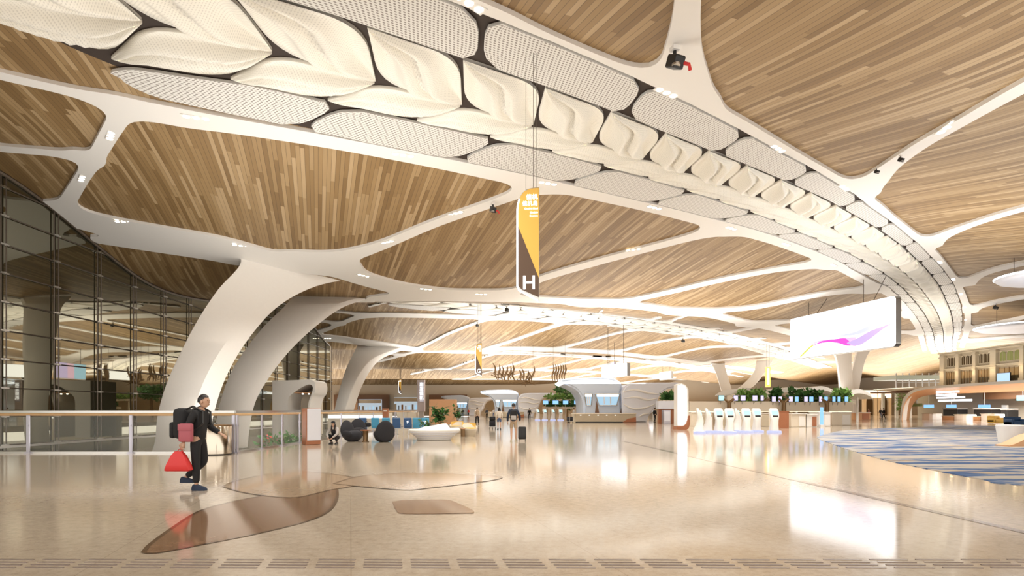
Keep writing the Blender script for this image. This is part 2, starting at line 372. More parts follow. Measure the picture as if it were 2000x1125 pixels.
def ribs_sdf(ribs, x0, x1, y0, y1, res, k, cut):
    xs = np.arange(x0, x1 + res / 2, res); ys = np.arange(y0, y1 + res / 2, res); D = np.full((len(ys), len(xs)), 9.0)
    for r in ribs:
        d = np.full_like(D, 9.0)
        for a, b in zip(r, r[1:]):
            m = 3 + max(a[2], b[2])
            i0 = max(0, int((min(a[0], b[0]) - m - x0) / res)); i1 = min(len(xs), int((max(a[0], b[0]) + m - x0) / res) + 2)
            j0 = max(0, int((min(a[1], b[1]) - m - y0) / res)); j1 = min(len(ys), int((max(a[1], b[1]) + m - y0) / res) + 2)
            if i0 >= i1 or j0 >= j1: continue
            X, Y = np.meshgrid(xs[i0:i1], ys[j0:j1]); vx, vy = b[0] - a[0], b[1] - a[1]; L = vx * vx + vy * vy + 1e-9
            t = np.clip(((X - a[0]) * vx + (Y - a[1]) * vy) / L, 0, 1)
            q = np.hypot(X - a[0] - t * vx, Y - a[1] - t * vy) - (a[2] + t * (b[2] - a[2]))
            d[j0:j1, i0:i1] = np.minimum(d[j0:j1, i0:i1], q)
        h = np.clip(.5 + .5 * (D - d) / k, 0, 1); D = D * (1 - h) + d * h - k * h * (1 - h)
    X, Y = np.meshgrid(xs, ys)
    return xs, ys, np.maximum(D, -cut(X, Y)) if cut else D
def contour(name, xs, ys, D, matl, depth=.15, soft=.10):
    """white relief standing down from the ceiling wherever D < 0"""
    V = []; idx = {}; Fc = []; SK = []; low = []
    def zoff(d): 
        s = min(1, max(0, -d / soft)); return -depth
    def gv(j, i):
        k = (j, i)
        if k not in idx: idx[k] = len(V); V.append((xs[i], ys[j], zoff(D[j, i])))
        return idx[k]
    def ev(j, i, j2, i2):
        k = (j, i, j2, i2) if (j, i) < (j2, i2) else (j2, i2, j, i)
        if k not in idx:
            a, b = D[k[0], k[1]], D[k[2], k[3]]; t = a / (a - b)
            idx[k] = len(V); V.append((xs[k[1]] + t * (xs[k[3]] - xs[k[1]]), ys[k[0]] + t * (ys[k[2]] - ys[k[0]]), -depth))
        return idx[k]
    ins = D < 0; any4 = ins[:-1, :-1] | ins[1:, :-1] | ins[:-1, 1:] | ins[1:, 1:]
    for j, i in zip(*np.nonzero(any4)):
        c = [(j, i), (j, i + 1), (j + 1, i + 1), (j + 1, i)]; poly = []
        for a, b in zip(c, c[1:] + c[:1]):
            if ins[a]: poly.append(gv(*a))
            if ins[a] != ins[b]: poly.append(ev(*a, *b))
        if len(poly) >= 3: Fc.append(poly[::-1])
        bd = [ev(*a, *b) for a, b in zip(c, c[1:] + c[:1]) if ins[a] != ins[b]]
        if len(bd) == 2 and depth > .05: SK.append(bd)
    nF = len(Fc); up = {}
    for p, q in SK:
        for k in (p, q):
            if k not in up: up[k] = len(V); V.append((V[k][0], V[k][1], .08)); low.append(len(V)); V.append((V[k][0], V[k][1], -depth)); up[(k,)] = len(V) - 1
        Fc.append([up[(p,)], up[(q,)], up[q], up[p]])
    A = np.array(V); Z = Zc(A[:, 0], A[:, 1]) + A[:, 2]
    me = bpy.data.meshes.new(name); me.from_pydata([(a, b, c) for (a, b, _), c in zip(V, Z)], [], Fc); me.materials.append(matl)
    for p in me.polygons: p.use_smooth = p.index < nF
    o = bpy.data.objects.new(name, me); COL.objects.link(o); return struct(o)
# light strip: centre line tips in plan, one every ~2.9 m, frames per strip
_h = [hit(u, v) for u, v in TIPS_PX]; _h = [_h[0] + 2 * (_h[0] - _h[1]) * .95, _h[0] + (_h[0] - _h[1])] + _h
_c = catmull(np.array(_h), 16); _l = np.concatenate([[0], np.cumsum(np.hypot(*np.diff(_c, axis=0).T))])
S0 = _l[16]; NT_ = int((_l[-1] - S0) / 2.95) + 1
_ss = list(_l[[16, 32, 48, 64, 80, 96, 112, 128, 144, 160, 176]])
while _ss[-1] + 2.85 < _l[-1]: _ss.append(_ss[-1] + 2.85)
TIP = np.array([[np.interp(s, _l, _c[:, 0]), np.interp(s, _l, _c[:, 1])] for s in _ss])
def at_s(s, t=0.0):
    """plan point at running length s (in tips) and sideways offset t (m, + is away from the camera)"""
    i = np.clip(s, 0, len(TIP) - 1.001); k = int(i); f = i - k; s_len = np.interp(i, range(len(_ss)), _ss) + (s - i) * 2.9
    p = np.array((np.interp(s_len, _l, _c[:, 0]), np.interp(s_len, _l, _c[:, 1]))); e = .8
    q = np.array((np.interp(s_len + e, _l, _c[:, 0]), np.interp(s_len + e, _l, _c[:, 1]))); o = np.array((np.interp(s_len - e, _l, _c[:, 0]), np.interp(s_len - e, _l, _c[:, 1])))
    d = q - o; d = d / (np.hypot(*d) + 1e-9); return p + t * np.array((-d[1], d[0]))
_tap = lambda s: np.interp(s, [0, .6, 1.2, 2.0], [.35, .62, .86, 1])
def hwU(s): return np.interp(s, [0, 1, 3, 3.8, 5.4, 7, 8.65, 10.15, 11.9, 14.3, 18, 24, 35, 44], [5.0, 5.7, 5.9, 5.65, 5.17, 4.7, 4.2, 3.8, 3.3, 2.95, 2.65, 2.5, 2.1, 1.8])
def hwL(s): return np.interp(s, [0, .65, 1.05, 2.35, 3.1, 4.15, 5.3, 8.75, 10.75, 12.35, 14.8, 18.35, 21, 30, 42], [3.4, 4.0, 4.75, 4.55, 4.3, 4.12, 3.9, 3.45, 3.15, 2.75, 2.5, 2.4, 2.0, 2.1, 2.3])
def inU(s): return np.interp(s, [0, 2.45, 4.45, 6.25, 9.25, 12.35, 15, 18.9, 25, 40], [3.3, 3.16, 2.84, 2.5, 2.2, 2.0, 1.88, 1.55, 1.3, 1.1])
def inL(s): return np.interp(s, [0, .85, 1.65, 3.65, 5.55, 7.5, 9.5, 13.2, 16, 20, 30], [2.9, 2.75, 2.2, 1.78, 1.5, 1.35, 1.4, 1.5, 1.25, 1.15, 1.15])
def strip_sdf(shift, cutn=0):
    # centre line and half width along the strip, narrowing to its pointed left end
    pts = [(*at_s(s, (hwL(s) - hwU(s)) / 2 * _tap(s)), (hwU(s) + hwL(s)) / 2 * _tap(s)) for s in np.arange(0, len(TIP) - 3 - cutn, .5)]
    pts = np.array(pts) + np.array((0, shift, 0))
    def f(X, Y):
        D = np.full(X.shape, 9.0); lo = (pts[:, 1].min() - 8, pts[:, 1].max() + 8)
        rows = np.nonzero((Y[:, 0] > lo[0]) & (Y[:, 0] < lo[1]))[0]
        if len(rows) == 0: return D
        a0, a1 = rows[0], rows[-1] + 1; Xs, Ys = X[a0:a1], Y[a0:a1]; d = np.full(Xs.shape, 9.0)
        for a, b in zip(pts, pts[1:]):
            vx, vy = b[0] - a[0], b[1] - a[1]; t = np.clip(((Xs - a[0]) * vx + (Ys - a[1]) * vy) / (vx * vx + vy * vy), 0, 1)
            d = np.minimum(d, np.hypot(Xs - a[0] - t * vx, Ys - a[1] - t * vy) - (a[2] + t * (b[2] - a[2])))
        D[a0:a1] = d; return D
    return f
xs, ys, D = ribs_sdf(NEAR, XL, 82, 4, 112, .22, 1.3, strip_sdf(0))
contour('trim_1', xs, ys, D, M['white'])
RIBS2_PX = [
    [(595, 655, 7), (640, 641, 7), (668, 629, 7), (716, 615, 9), (800, 614, 8), (950, 618, 8), (1030, 621, 8), (1105, 626, 9), (1165, 629, 9), (1255, 640, 8), (1390, 659, 8), (1450, 675, 7), (1510, 692, 7), (1560, 704, 6)],
    [(720, 597, 3), (760, 589, 4), (850, 589, 4), (950, 593, 4), (1060, 600, 4), (1175, 612, 5), (1300, 628, 5), (1420, 650, 5), (1540, 680, 5), (1600, 697, 4)],
    [(632, 604, 3), (716, 613, 4)], [(604, 623, 3), (664, 630, 4)],
    [(1180, 592, 6), (1172, 610, 6)], [(1340, 614, 4), (1300, 628, 4)], [(1486, 636, 4), (1420, 648, 4)], [(1590, 662, 4), (1510, 672, 4)], [(700, 583, 10), (760, 590, 4)],
    [(600, 660, 12), (640, 659, 12), (700, 666, 11), (740, 671, 11), (780, 676, 9), (812, 680, 9), (860, 682, 7), (930, 682, 7), (1000, 679, 7), (1090, 682, 7), (1180, 686, 6), (1300, 700, 6), (1420, 715, 5), (1540, 730, 5)],
    [(790, 680, 8), (812, 680, 6), (836, 670, 5), (880, 648, 5), (930, 629, 5), (960, 619, 8)],
    [(900, 685, 5), (940, 681, 5), (1000, 664, 5), (1060, 643, 5), (1105, 628, 8)],
    [(1060, 683, 5), (1099, 677, 4), (1150, 664, 4), (1210, 648, 4), (1255, 640, 6)],
    [(1180, 686, 4), (1219, 682, 4), (1270, 669, 4), (1345, 657, 4), (1385, 657, 5)],
    [(1290, 696, 4), (1306, 693, 3), (1375, 678, 3), (1445, 674, 5)], [(1370, 708, 3), (1450, 697, 3), (1510, 693, 4)],
]
BAY2 = [rib_world(p) for p in RIBS2_PX] + [NEAR[i] + np.array((0, 42.0, 0)) for i in (3, 4, 5, 6, 7, 8)]
xs, ys, D = ribs_sdf(BAY2, XL - 12, 110, 50, 150, .4, 1.1, strip_sdf(PER))
contour('trim_2', xs, ys, D, M['white'])
BAY2B = [r for r in BAY2 if r[:, 1].max() < 150]
far = [r + np.array((0, 42.0 * k, 0)) for k in (1, 2) for r in BAY2B]
far += [NEAR[i] + np.array((0, 42.0 * k, 0)) for k in (2, 3) for i in (0, 1, 15)] + [NEAR[i] + np.array((0, 42.0 * k, 0)) for k in (2, 3) for i in (3, 4, 5, 6, 7, 8)]
for r in far: r[:, 2] = np.maximum(r[:, 2], .38)
xs, ys, D = ribs_sdf(far, XW, 126, 100, 214, .7, 1.4, lambda X, Y: np.minimum(strip_sdf(2 * PER, 10)(X, Y), strip_sdf(3 * PER, 20)(X, Y)))
contour('trim_3', xs, ys, D, M['white'], .25, .15)

# ------------------------------------------------------------------ light strips: dark recess, fluted leaf panels, perforated edge panels
def strip(shift, which, last, res):
    sx, sy = np.arange(XL, 100, res), np.arange(5 + shift, 5 + shift + 112, res); X, Y = np.meshgrid(sx, sy)
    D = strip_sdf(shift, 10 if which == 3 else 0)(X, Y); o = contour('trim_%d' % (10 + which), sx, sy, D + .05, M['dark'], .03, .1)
    big = which == 1
    def pt(s, t, dz): 
        p = at_s(s, t) + np.array((0, shift)); return Vector((p[0], p[1], zc(*p) - .10 - dz))
    def rounded(A, B, C, n, r1=.55, r2=.45):
        """A to C by way of B with a rounded corner at B"""
        out = []
        for i in range(n + 1):
            w = i / n
            if w < .35: out.append(A.lerp(B, (w / .35) * r1))
            elif w > .65: out.append(B.lerp(C, r2 + (w - .65) / .35 * (1 - r2)))
            else:
                x = (w - .35) / .3; a, c = A.lerp(B, r1), B.lerp(C, r2); out.append(a.lerp(B, x).lerp(B.lerp(c, x), x))
        return out
    where = {1: 'near light strip', 2: 'second light strip', 3: 'third light strip'}[which]
    n, m = (20, 18) if big else ((8, 4) if which == 2 else (6, 2))
    for side, sname in ((1, 'lower'), (-1, 'upper')):
        for i in range(1, last):
            fi = inL if side > 0 else inU; to = fi(i - .4); t0 = fi(i - 1.4) if i > 1 else (.7 if side > 0 else 2.4); sh = .40
            def q(s, t): p = at_s(s, side * t) + np.array((0, shift)); return np.array((p[0], p[1]))
            A = Vector((*q(i - 1 - sh, t0), 0)); B = Vector((*q(i - 1, .03), 0)); C = Vector((*q(i, .03), 0)); Dd = Vector((*q(i - sh, to), 0))
            cen = (A + B + C + Dd) / 4; A, B, C, Dd = [cen + (z - cen) * .965 for z in (A, B, C, Dd)]
            up = rounded(A, B, C, n, .6, .35); dn = rounded(A, Dd, C, n, .65, .45)
            bm = bmesh.new(); uv = bm.loops.layers.uv.new('UVMap'); rows = []; U = {}; crease = []
            big_h = (.50 if big else .25) * min(1, to / 2.3) * (.85 if side > 0 else 1)
            for a in range(n + 1):
                p = a / n; row = []; q0 = .42 * math.sin(2 * PI * p) * (1 if side > 0 else -1) * (1 if big else .6); env = math.sin(PI * min(1, max(0, p))) ** .8
                for b in range(m + 1):
                    w = -1 + 2 * b / m; g = dn[a].lerp(up[a], (w + 1) / 2); x = w - q0
                    hgt = big_h * env * ((math.exp(-((abs(x) - .30) / .25) ** 2) - .30 * math.exp(-((abs(x) - .86) / .22) ** 2)) * (1 - w * w) ** .5 - .12 * math.exp(-(x / .12) ** 2))
                    v = bm.verts.new((g.x, g.y, zc(g.x, g.y) - .14 - hgt)); row.append(v); U[v] = (p * 3.6, (w + 1) * (dn[a] - up[a]).length / 2)
                rows.append(row)
                g = dn[a].lerp(up[a], (q0 + 1) / 2); crease.append(Vector((g.x, g.y, zc(g.x, g.y) - .14 + .02 * env)))
            for r0, r1 in zip(rows, rows[1:]):
                for b in range(m):
                    try: f = bm.faces.new((r0[b], r1[b], r1[b + 1], r0[b + 1]))
                    except ValueError: continue
                    for l in f.loops: l[uv].uv = U[l.vert]
            for e0 in (0, m):                                   # folded edge of the panel
                ed = [bm.verts.new(r[e0].co + Vector((0, 0, .11))) for r in rows]
                for k in range(n):
                    try:
                        f = bm.faces.new((rows[k][e0], rows[k + 1][e0], ed[k + 1], ed[k]))
                        for l in f.loops: l[uv].uv = (0, 0)
                    except ValueError: pass
            o = mk('leaf_panel', bm, M['leafpanel'], None, True, False)
            tag(o, 'fluted white leaf panel, %s from left, %s row, %s' % (nth(i), sname, where), 'ceiling panel', 'leaf panels of the ' + where)
            if big and i < 20:
                bm = bmesh.new(); pr = []
                for a in range(1, n):
                    d = (crease[min(a + 1, n)] - crease[a - 1]).normalized(); nn = Vector((-d.y, d.x, 0)) * (.022 * math.sin(PI * a / n) + .004); z = Vector((0, 0, -.075))
                    pr.append((bm.verts.new(crease[a] + z + nn), bm.verts.new(crease[a] + z - nn)))
                for x0, x1 in zip(pr, pr[1:]): bm.faces.new((x0[0], x0[1], x1[1], x1[0]))
                mk('light_line', bm, M['warm_line'], o)  # glowing strip in place of light leaking at the crease
        step = 2; k = 0
        for i in range(1 if side > 0 else 0, last - 1, step):
            k += 1; s0, s1 = i - .38, i + step - .38; N = 16 if big else 6; K = 6 if big else 2
            bm = bmesh.new(); uv = bm.loops.layers.uv.new('UVMap'); rows = []; U = {}
            for a in range(N + 1):
                row = []
                for b in range(K + 1):
                    w = b / K; sq = s0 + (step) * (a / N); ti = (inL if side > 0 else inU)(sq) + .07; tw = (hwL if side > 0 else hwU)(sq) - .06; t = ti + w * (tw - ti); lean = .34 * (1 - w) if True else 0
                    e = (a / N) * 2 - 1; y = w * 2 - 1
                    ss = s0 + .03 + (step - .06) * (a / N) - .34 * w + .17
                    rnd = .16 * max(0, abs(e) - .80) / .20 * abs(y) ** 4 if True else 0
                    ss -= math.copysign(rnd, e) if abs(e) > .8 else 0
                    p = q2 = at_s(ss, side * t) + np.array((0, shift))
                    v = bm.verts.new((p[0], p[1], zc(*p) - .16)); row.append(v); U[v] = (a / N * step * 2.95, t)
                rows.append(row)
            for r0, r1 in zip(rows, rows[1:]):
                for b in range(K):
                    f = bm.faces.new((r0[b], r1[b], r1[b + 1], r0[b + 1]))
                    for l in f.loops: l[uv].uv = U[l.vert]
            loop = [r[0] for r in rows] + rows[-1][1:] + [r[-1] for r in rows[::-1]][1:] + rows[0][::-1][1:-1]
            ed = [bm.verts.new(v.co + Vector((0, 0, .10))) for v in loop]
            for a in range(len(loop)):
                f = bm.faces.new((loop[a], loop[(a + 1) % len(loop)], ed[(a + 1) % len(loop)], ed[a]))
                for l in f.loops: l[uv].uv = (0, 0)
            o = mk('edge_panel', bm, M['tilepanel'], None, False, False)
            tag(o, 'perforated flat panel, %s from left, %s edge, %s' % (nth(k), sname, where), 'ceiling panel', 'edge panels of the ' + where)
print('TIPS', len(TIP), TIP[-1])
strip(0, 1, len(TIP) - 2, .3)
strip(PER, 2, len(TIP) - 2, .6)
strip(2 * PER, 3, len(TIP) - 12, .9)
# ------------------------------------------------------------------ floor, walls
M['wallbeige'] = mat('beige_wall', (.64, .54, .41), .7)
def poly_slab(name, pts, z, mat_, th=.01, parent=None):
    bm = bmesh.new(); prism(bm, [Vector((p[0], p[1], z)) for p in pts], (0, 0, -th)); return mk(name, bm, mat_, parent)
RY, RX = 19.4, -9.55                    # railing line along the light well, and where it turns down the hall
struct(poly_slab('floor', [(-60, -6), (128, -6), (128, 216), (RX, 216), (RX, RY), (-60, RY)], 0, M['floor'], .5))
M['paving'] = mat('grey_paving', (.20, .19, .16), .25, var=.15)
struct(poly_slab('floor_well', [(-60, RY - .02), (RX + .02, RY - .02), (RX + .02, 216), (-60, 216)], -1.3, M['paving'], .2))
bm = bmesh.new(); box(bm, (29, 216.2, 7), (200, .4, 16)); struct(mk('wall_back', bm, M['wallbeige']))
bm = bmesh.new(); box(bm, (-70.2, 150, 6), (.4, 133, 15)); struct(mk('wall_left', bm, M['wallbeige'])); bm = bmesh.new(); box(bm, (-48.6, 84.2, 6), (43, .4, 15)); struct(mk('wall_near_left', bm, M['wallbeige']))
bm = bmesh.new(); box(bm, (128.2, 105, 7), (.4, 222, 16)); struct(mk('wall_right', bm, M['cream']))
# ------------------------------------------------------------------ point-fixed glass wall on the left
GX = -27.0
m = bpy.data.materials.new('dark_reflective_glass'); m.use_nodes = True; t = NT(m)
t.bsdf.inputs['Base Color'].default_value = (.022, .021, .013, 1); t.bsdf.inputs['Roughness'].default_value = .015
t.bsdf.inputs['IOR'].default_value = 3.6; t.bsdf.inputs['Specular Tint'].default_value = (.93, .90, .72, 1)
wv = t.noise(t.mapping(t.pos(), (1, .25, .3)), 1.0, 1); t.bump(wv, .06, .05)
M['glass'] = m
win = struct(empty('window_1', (GX, 29.8, -1.3)))
def rel(p, o): return Vector(p) - o.location
gy = [29.8 * (1 + .116 * k) for k in range(-6, 17)]; gy[-1] = 84.0
bm = bmesh.new(); ys = np.arange(gy[0] - 3, 84.01, .8); n = len(ys)
vv = [[bm.verts.new((dx, y - 29.8, z + 1.3)) for y, z in ((y, zz) for y in ys for zz in (-1.3, zc(GX, y) + .05))] for dx in (0, -.03)]
for A, s in ((vv[0], 1), (vv[1], -1)):
    for i in range(n - 1): bm.faces.new((A[2 * i], A[2 * i + 1], A[2 * i + 3], A[2 * i + 2]))
mk('pane', bm, M['glass'], win)
levels = [11.77 - 1.52 * k for k in range(-1, 9)]
for y in gy:
    bm = bmesh.new(); top = zc(GX, y) + 1.3
    for d in (-.16, .16): tube(bm, [(.10, y - 29.8 + d, 0), (.10, y - 29.8 + d, top)], .035, 6)
    nf = len(bm.faces)
    for z in levels:
        if z > zc(GX, y) - .2: continue
        box(bm, (.14, y - 29.8, z + 1.3), (.10, .50, .07)); box(bm, (.14, y - 29.8, z + 1.3), (.12, .12, .12))
    bm.faces.ensure_lookup_table()
    for f in bm.faces[nf:]: f.material_index = 1
    mk('mullion', bm, [M['mullion'], M['steel']], win)
for z in levels:
    bm = bmesh.new(); seg = [y for y in np.arange(gy[0], 84.01, .5) if zc(GX, y) > z + .05]; run = []
    for y in list(seg) + [1e9]:
        if run and y - run[-1] > .6:
            if len(run) > 1: tube(bm, [(.07, run[0] - 29.8, z + 1.3), (.07, run[-1] - 29.8, z + 1.3)], .035, 6)
            run = []
        run.append(y)
    if len(bm.faces): mk('transom', bm, M['mullion'], win)
    else: bm.free()
bm = bmesh.new(); e = np.arange(gy[0], 84.01, 1.0)
for s in range(len(e) - 1): tube(bm, [(.1, e[s] - 29.8, zc(GX, e[s]) + 1.2), (.1, e[s + 1] - 29.8, zc(GX, e[s + 1]) + 1.2)], .11, 6)
mk('head_frame', bm, M['mullion'], win)
bm = bmesh.new(); box(bm, (.12, 22, .82), (.18, 64, .12)); mk('sill', bm, M['steel'], win)
# ------------------------------------------------------------------ columns
def column(name, st, thick, label, flare=None, group=None, mats=None):
    """st: (uL, vL, uR, vR, YL, YR) from the foot up; each section is a four-cornered box of real depth"""
    st = catmull(st, 5); T = Vector(thick); secs = []
    for uL, vL, uR, vR, yl, yr in st:
        a, b = P(uL, vL, yl), P(uR, vR, yr)
        secs.append([a, b, b + T, a + T])
    base = sum(secs[0], Vector()) / 4
    bm = bmesh.new(); loft(bm, [[p - base for p in s] for s in secs])
    bmesh.ops.recalc_face_normals(bm, faces=bm.faces)
    es = [e for e in bm.edges if len(e.link_faces) == 2 and e.calc_face_angle() > .9]
    bmesh.ops.bevel(bm, geom=es, offset=.10, segments=2, affect='EDGES', profile=.5)
    o = mk(name, bm, M['paint'], None, math.radians(35)); o.location = base; tag(o, label, 'column', group); return o
def hy(u, v): return float(hit(u, v)[1]) 
column('arched_column', [(291, 893, 362, 893, 33, 33), (301, 860, 368, 860, 33, 33), (306, 810, 378, 805, 33.2, 33.2), (323, 750, 396, 750, 33.6, 33.8), (350, 690, 424, 695, 34.2, 34.6), (384, 625, 460, 645, 35, 35.8),
    (424, 565, 500, 603, 36, 37.5), (455, 532, 545, 573, 36.8, 39), (467, 516, 600, 551, 37.2, 40.5), (467, 503, 660, 543, 37.4, 41.8), (446, 484, 745, 552, 37.4, 43.5)], (.75, 1.0, 0),
    'nearest white arched column, wide and flaring into the ceiling beside the glass wall')
column('arched_column', [(413, 877, 456, 877, 40, 40), (419, 830, 461, 830, 40, 40), (430, 780, 473, 782, 40.3, 40.3), (448, 730, 500, 736, 41, 41.1), (478, 682, 541, 684, 42, 42.2), (514, 637, 592, 637, 43.3, 43.8), (552, 600, 645, 600, 44.8, 45.6), (572, 578, 700, 581, 46.2, 47.3)], (.80, .55, 0),
    'second arched column with a beige shaded side and white lit edge, behind the nearest column')
column('arched_column', [(646, 839, 664, 839, 78, 78), (654, 795, 676, 795, 78, 78), (664, 755, 689, 757, 79, 79), (676, 718, 708, 722, 80.5, 80.5), (690, 690, 734, 697, 82, 82.5), (700, 668, 790, 676, 84.5, 85.5)], (.8, 1.6, 0),
    'white arched column farther down the hall, past the end of the glass wall')
def tree_column(trunk_l, trunk_r, label):
    a = column('forked_column', trunk_l, (.4, 1.2, 0), label)
    b = column('branch', trunk_r, (.4, 1.2, 0), '')
    for k in ('label', 'category'): del b[k]
    b.location -= a.location; b.parent = a
tree_column([(1640, 820, 1668, 820, 85, 85), (1642, 770, 1668, 770, 85, 85), (1638, 720, 1664, 720, 85, 85), (1630, 688, 1664, 688, 85, 85), (1615, 668, 1668, 668, 85, 85)],
            [(1650, 820, 1672, 820, 86, 86), (1655, 770, 1677, 770, 86, 86), (1666, 720, 1686, 720, 86, 86), (1674, 690, 1697, 690, 86, 86), (1680, 668, 1716, 668, 86, 86)],
            'beige forked column standing under the large hanging screen')
tree_column([(1411, 814, 1432, 814, 118, 118), (1411, 775, 1432, 775, 118, 118), (1402, 740, 1423, 740, 118, 118), (1392, 715, 1416, 715, 118, 118), (1378, 702, 1418, 702, 118, 118)],
            [(1415, 814, 1434, 814, 119, 119), (1424, 775, 1446, 775, 119, 119), (1452, 750, 1474, 752, 119, 119), (1472, 728, 1494, 728, 119, 119), (1478, 704, 1510, 704, 119, 119)],
            'white forked column standing behind the self check-in kiosks')
# ------------------------------------------------------------------ balustrade round the light well
rail = empty('balustrade', (RX, RY, 0), 'glass balustrade with oak handrail along the light well beside the glass wall', 'railing')
m = bpy.data.materials.new('clear_balustrade_glass'); m.use_nodes = True; t = NT(m)
t.bsdf.inputs['Base Color'].default_value = (.80, .86, .82, 1); t.bsdf.inputs['Roughness'].default_value = .02; t.bsdf.inputs['Alpha'].default_value = .06
M['clear'] = m
segs = [((-26, 0, 0), (0, 0, 0)), ((0, 0, 0), (0, 6.0, 0)), ((0, 8.2, 0), (0, 40, 0))]
for i, (a, b) in enumerate(segs):
    a, b = Vector(a), Vector(b); d = (b - a).normalized(); L = (b - a).length; mid = (a + b) / 2; rz = math.atan2(d.y, d.x)
    bm = bmesh.new(); box(bm, mid + Vector((0, 0, 1.33)), (L, .10, .09), rz, .02); mk('handrail', bm, M['rail_wood'], rail)
    bm = bmesh.new(); box(bm, mid + Vector((0, 0, 1.425)), (L, .05, .085), rz); mk('top_rail', bm, M['steel'], rail)
    bm = bmesh.new(); box(bm, mid + Vector((0, 0, .68)), (L, .02, 1.22), rz); mk('glass_panel', bm, M['clear'], rail)
    bm = bmesh.new(); box(bm, mid + Vector((0, 0, .03)), (L, .14, .06), rz); mk('kerb', bm, M['steel'], rail)
    st = 3.52 if i == 0 else (1.9 if i == 1 else 3.6); k = 0
    while k * st <= L + .01:
        p = b - d * (k * st) if i == 0 else a + d * (k * st)
        bm = bmesh.new(); off = Vector((.0, -.09, 0)) if i == 0 else Vector((.09, 0, 0))
        box(bm, p + off + Vector((0, 0, .66)), (.11, .05, 1.30), 0 if i == 0 else PI / 2, .01); box(bm, p + off + Vector((0, 0, .02)), (.18, .12, .04), 0 if i == 0 else PI / 2)
        box(bm, p + off + Vector((0, 0, .95)), (.06, .10, .05), 0 if i == 0 else PI / 2)
        mk('post', bm, M['lilac_steel'], rail); k += 1
# ------------------------------------------------------------------ floor inlays, joint, tactile strip, carpet
def ground(pts): return [(G(u, v).x, G(u, v).y) for u, v in pts]
INZ = [0]
def inlay(pts, fill, label, rim=True):
    INZ[0] += .0022
    g = catmull(np.array(ground(pts + pts[:1])), 4)[:-1]; c = g.mean(0)
    o = poly_slab('floor_inlay', [tuple(p - c) for p in g], .002 + INZ[0], M[fill], .008); o.location = (c[0], c[1], 0); tag(o, label, 'floor inlay', None)
    if rim:
        nrm = []
        for i in range(len(g)):
            tt = g[(i + 1) % len(g)] - g[i - 1]; nrm.append(np.array((-tt[1], tt[0])) / (np.hypot(*tt) + 1e-9))
        bm = bmesh.new(); A = [bm.verts.new((*(p - c), .003 + INZ[0])) for p in g]; B = [bm.verts.new((*(p - c + q * .05), .003 + INZ[0])) for p, q in zip(g, nrm)]
        for i in range(len(g)): bm.faces.new((A[i], A[(i + 1) % len(g)], B[(i + 1) % len(g)], B[i]))
        mk('border', bm, M['inlay_line'], o)
    return o
inlay([(286, 1078), (300, 1062), (340, 1032), (390, 1000), (440, 984), (520, 968), (600, 955), (648, 950), (656, 964), (650, 985), (632, 1003), (590, 1020), (500, 1042), (420, 1058), (350, 1072), (302, 1080)], 'inlay_dark',
      'largest brown leaf-shaped stone inlay in the floor, pointed towards lower left')
inlay([(438, 950), (470, 938), (540, 924), (590, 921), (650, 927), (700, 935), (709, 940), (690, 949), (640, 958), (590, 970), (560, 972), (510, 967), (470, 960)], 'inlay_mid',
      'tan leaf-shaped stone inlay just behind the largest brown inlay')
inlay([(655, 945), (700, 932), (780, 925), (850, 925), (930, 929), (976, 932), (960, 938), (900, 946), (830, 954), (790, 957), (700, 950)], 'inlay_mid',
      'long thin tan stone inlay pointing right, farthest from the viewer')
inlay([(766, 981), (790, 978), (868, 977), (892, 983), (926, 1000), (900, 1003), (792, 1004), (774, 997)], 'inlay_dark', 'small brown four-sided stone inlay lying apart on the right', False)
bm = bmesh.new(); a, b = G(1215, 861), G(2100, 1062); d = (b - a).normalized(); q = Vector((-d.y, d.x, 0)) * .075; z = Vector((0, 0, .003))
bm.faces.new([bm.verts.new(p) for p in (a + q + z, a - q + z, b - q + z, b + q + z)]); struct(mk('trim_20', bm, M['joint']))
sx = [(-30 + 92 * i) for i in range(23)]; proto = None
for i, u in enumerate(sx):
    p = G(u + 42, 1101)
    if proto is None:
        bm = bmesh.new()
        for k in range(4): box(bm, (.03 - .02 * k, -.14 + .093 * k, .003), (.37, .022, .006), -.03)
        proto = mk('tactile_strip', bm, mat('grey_brown_tactile_bar', (.20, .155, .135), .3)); o = proto
    else: o = copy_tree(proto)
    o.location = (p.x, p.y, 0)
    tag(o, 'block of four raised tactile bars, %s from the left along the bottom edge' % nth(i + 1), 'tactile paving', 'tactile bars along the near floor edge')
cp = ground([(1596, 853), (1600, 858), (1650, 876), (1725, 898), (1825, 919), (1925, 938), (2000, 948)]) + [(14, 8.8), (22, 9.5), (33, 14), (42, 26), (47, 40)] + ground([(1900, 831), (1800, 834), (1700, 838), (1640, 842)])
g = catmull(np.array(cp + cp[:1]), 4)[:-1]; o = poly_slab('carpet', [tuple(p) for p in g], .012, M['carpet'], .012)
tag(o, 'blue, grey and yellow streaked carpet laid on the stone floor at right', 'carpet')
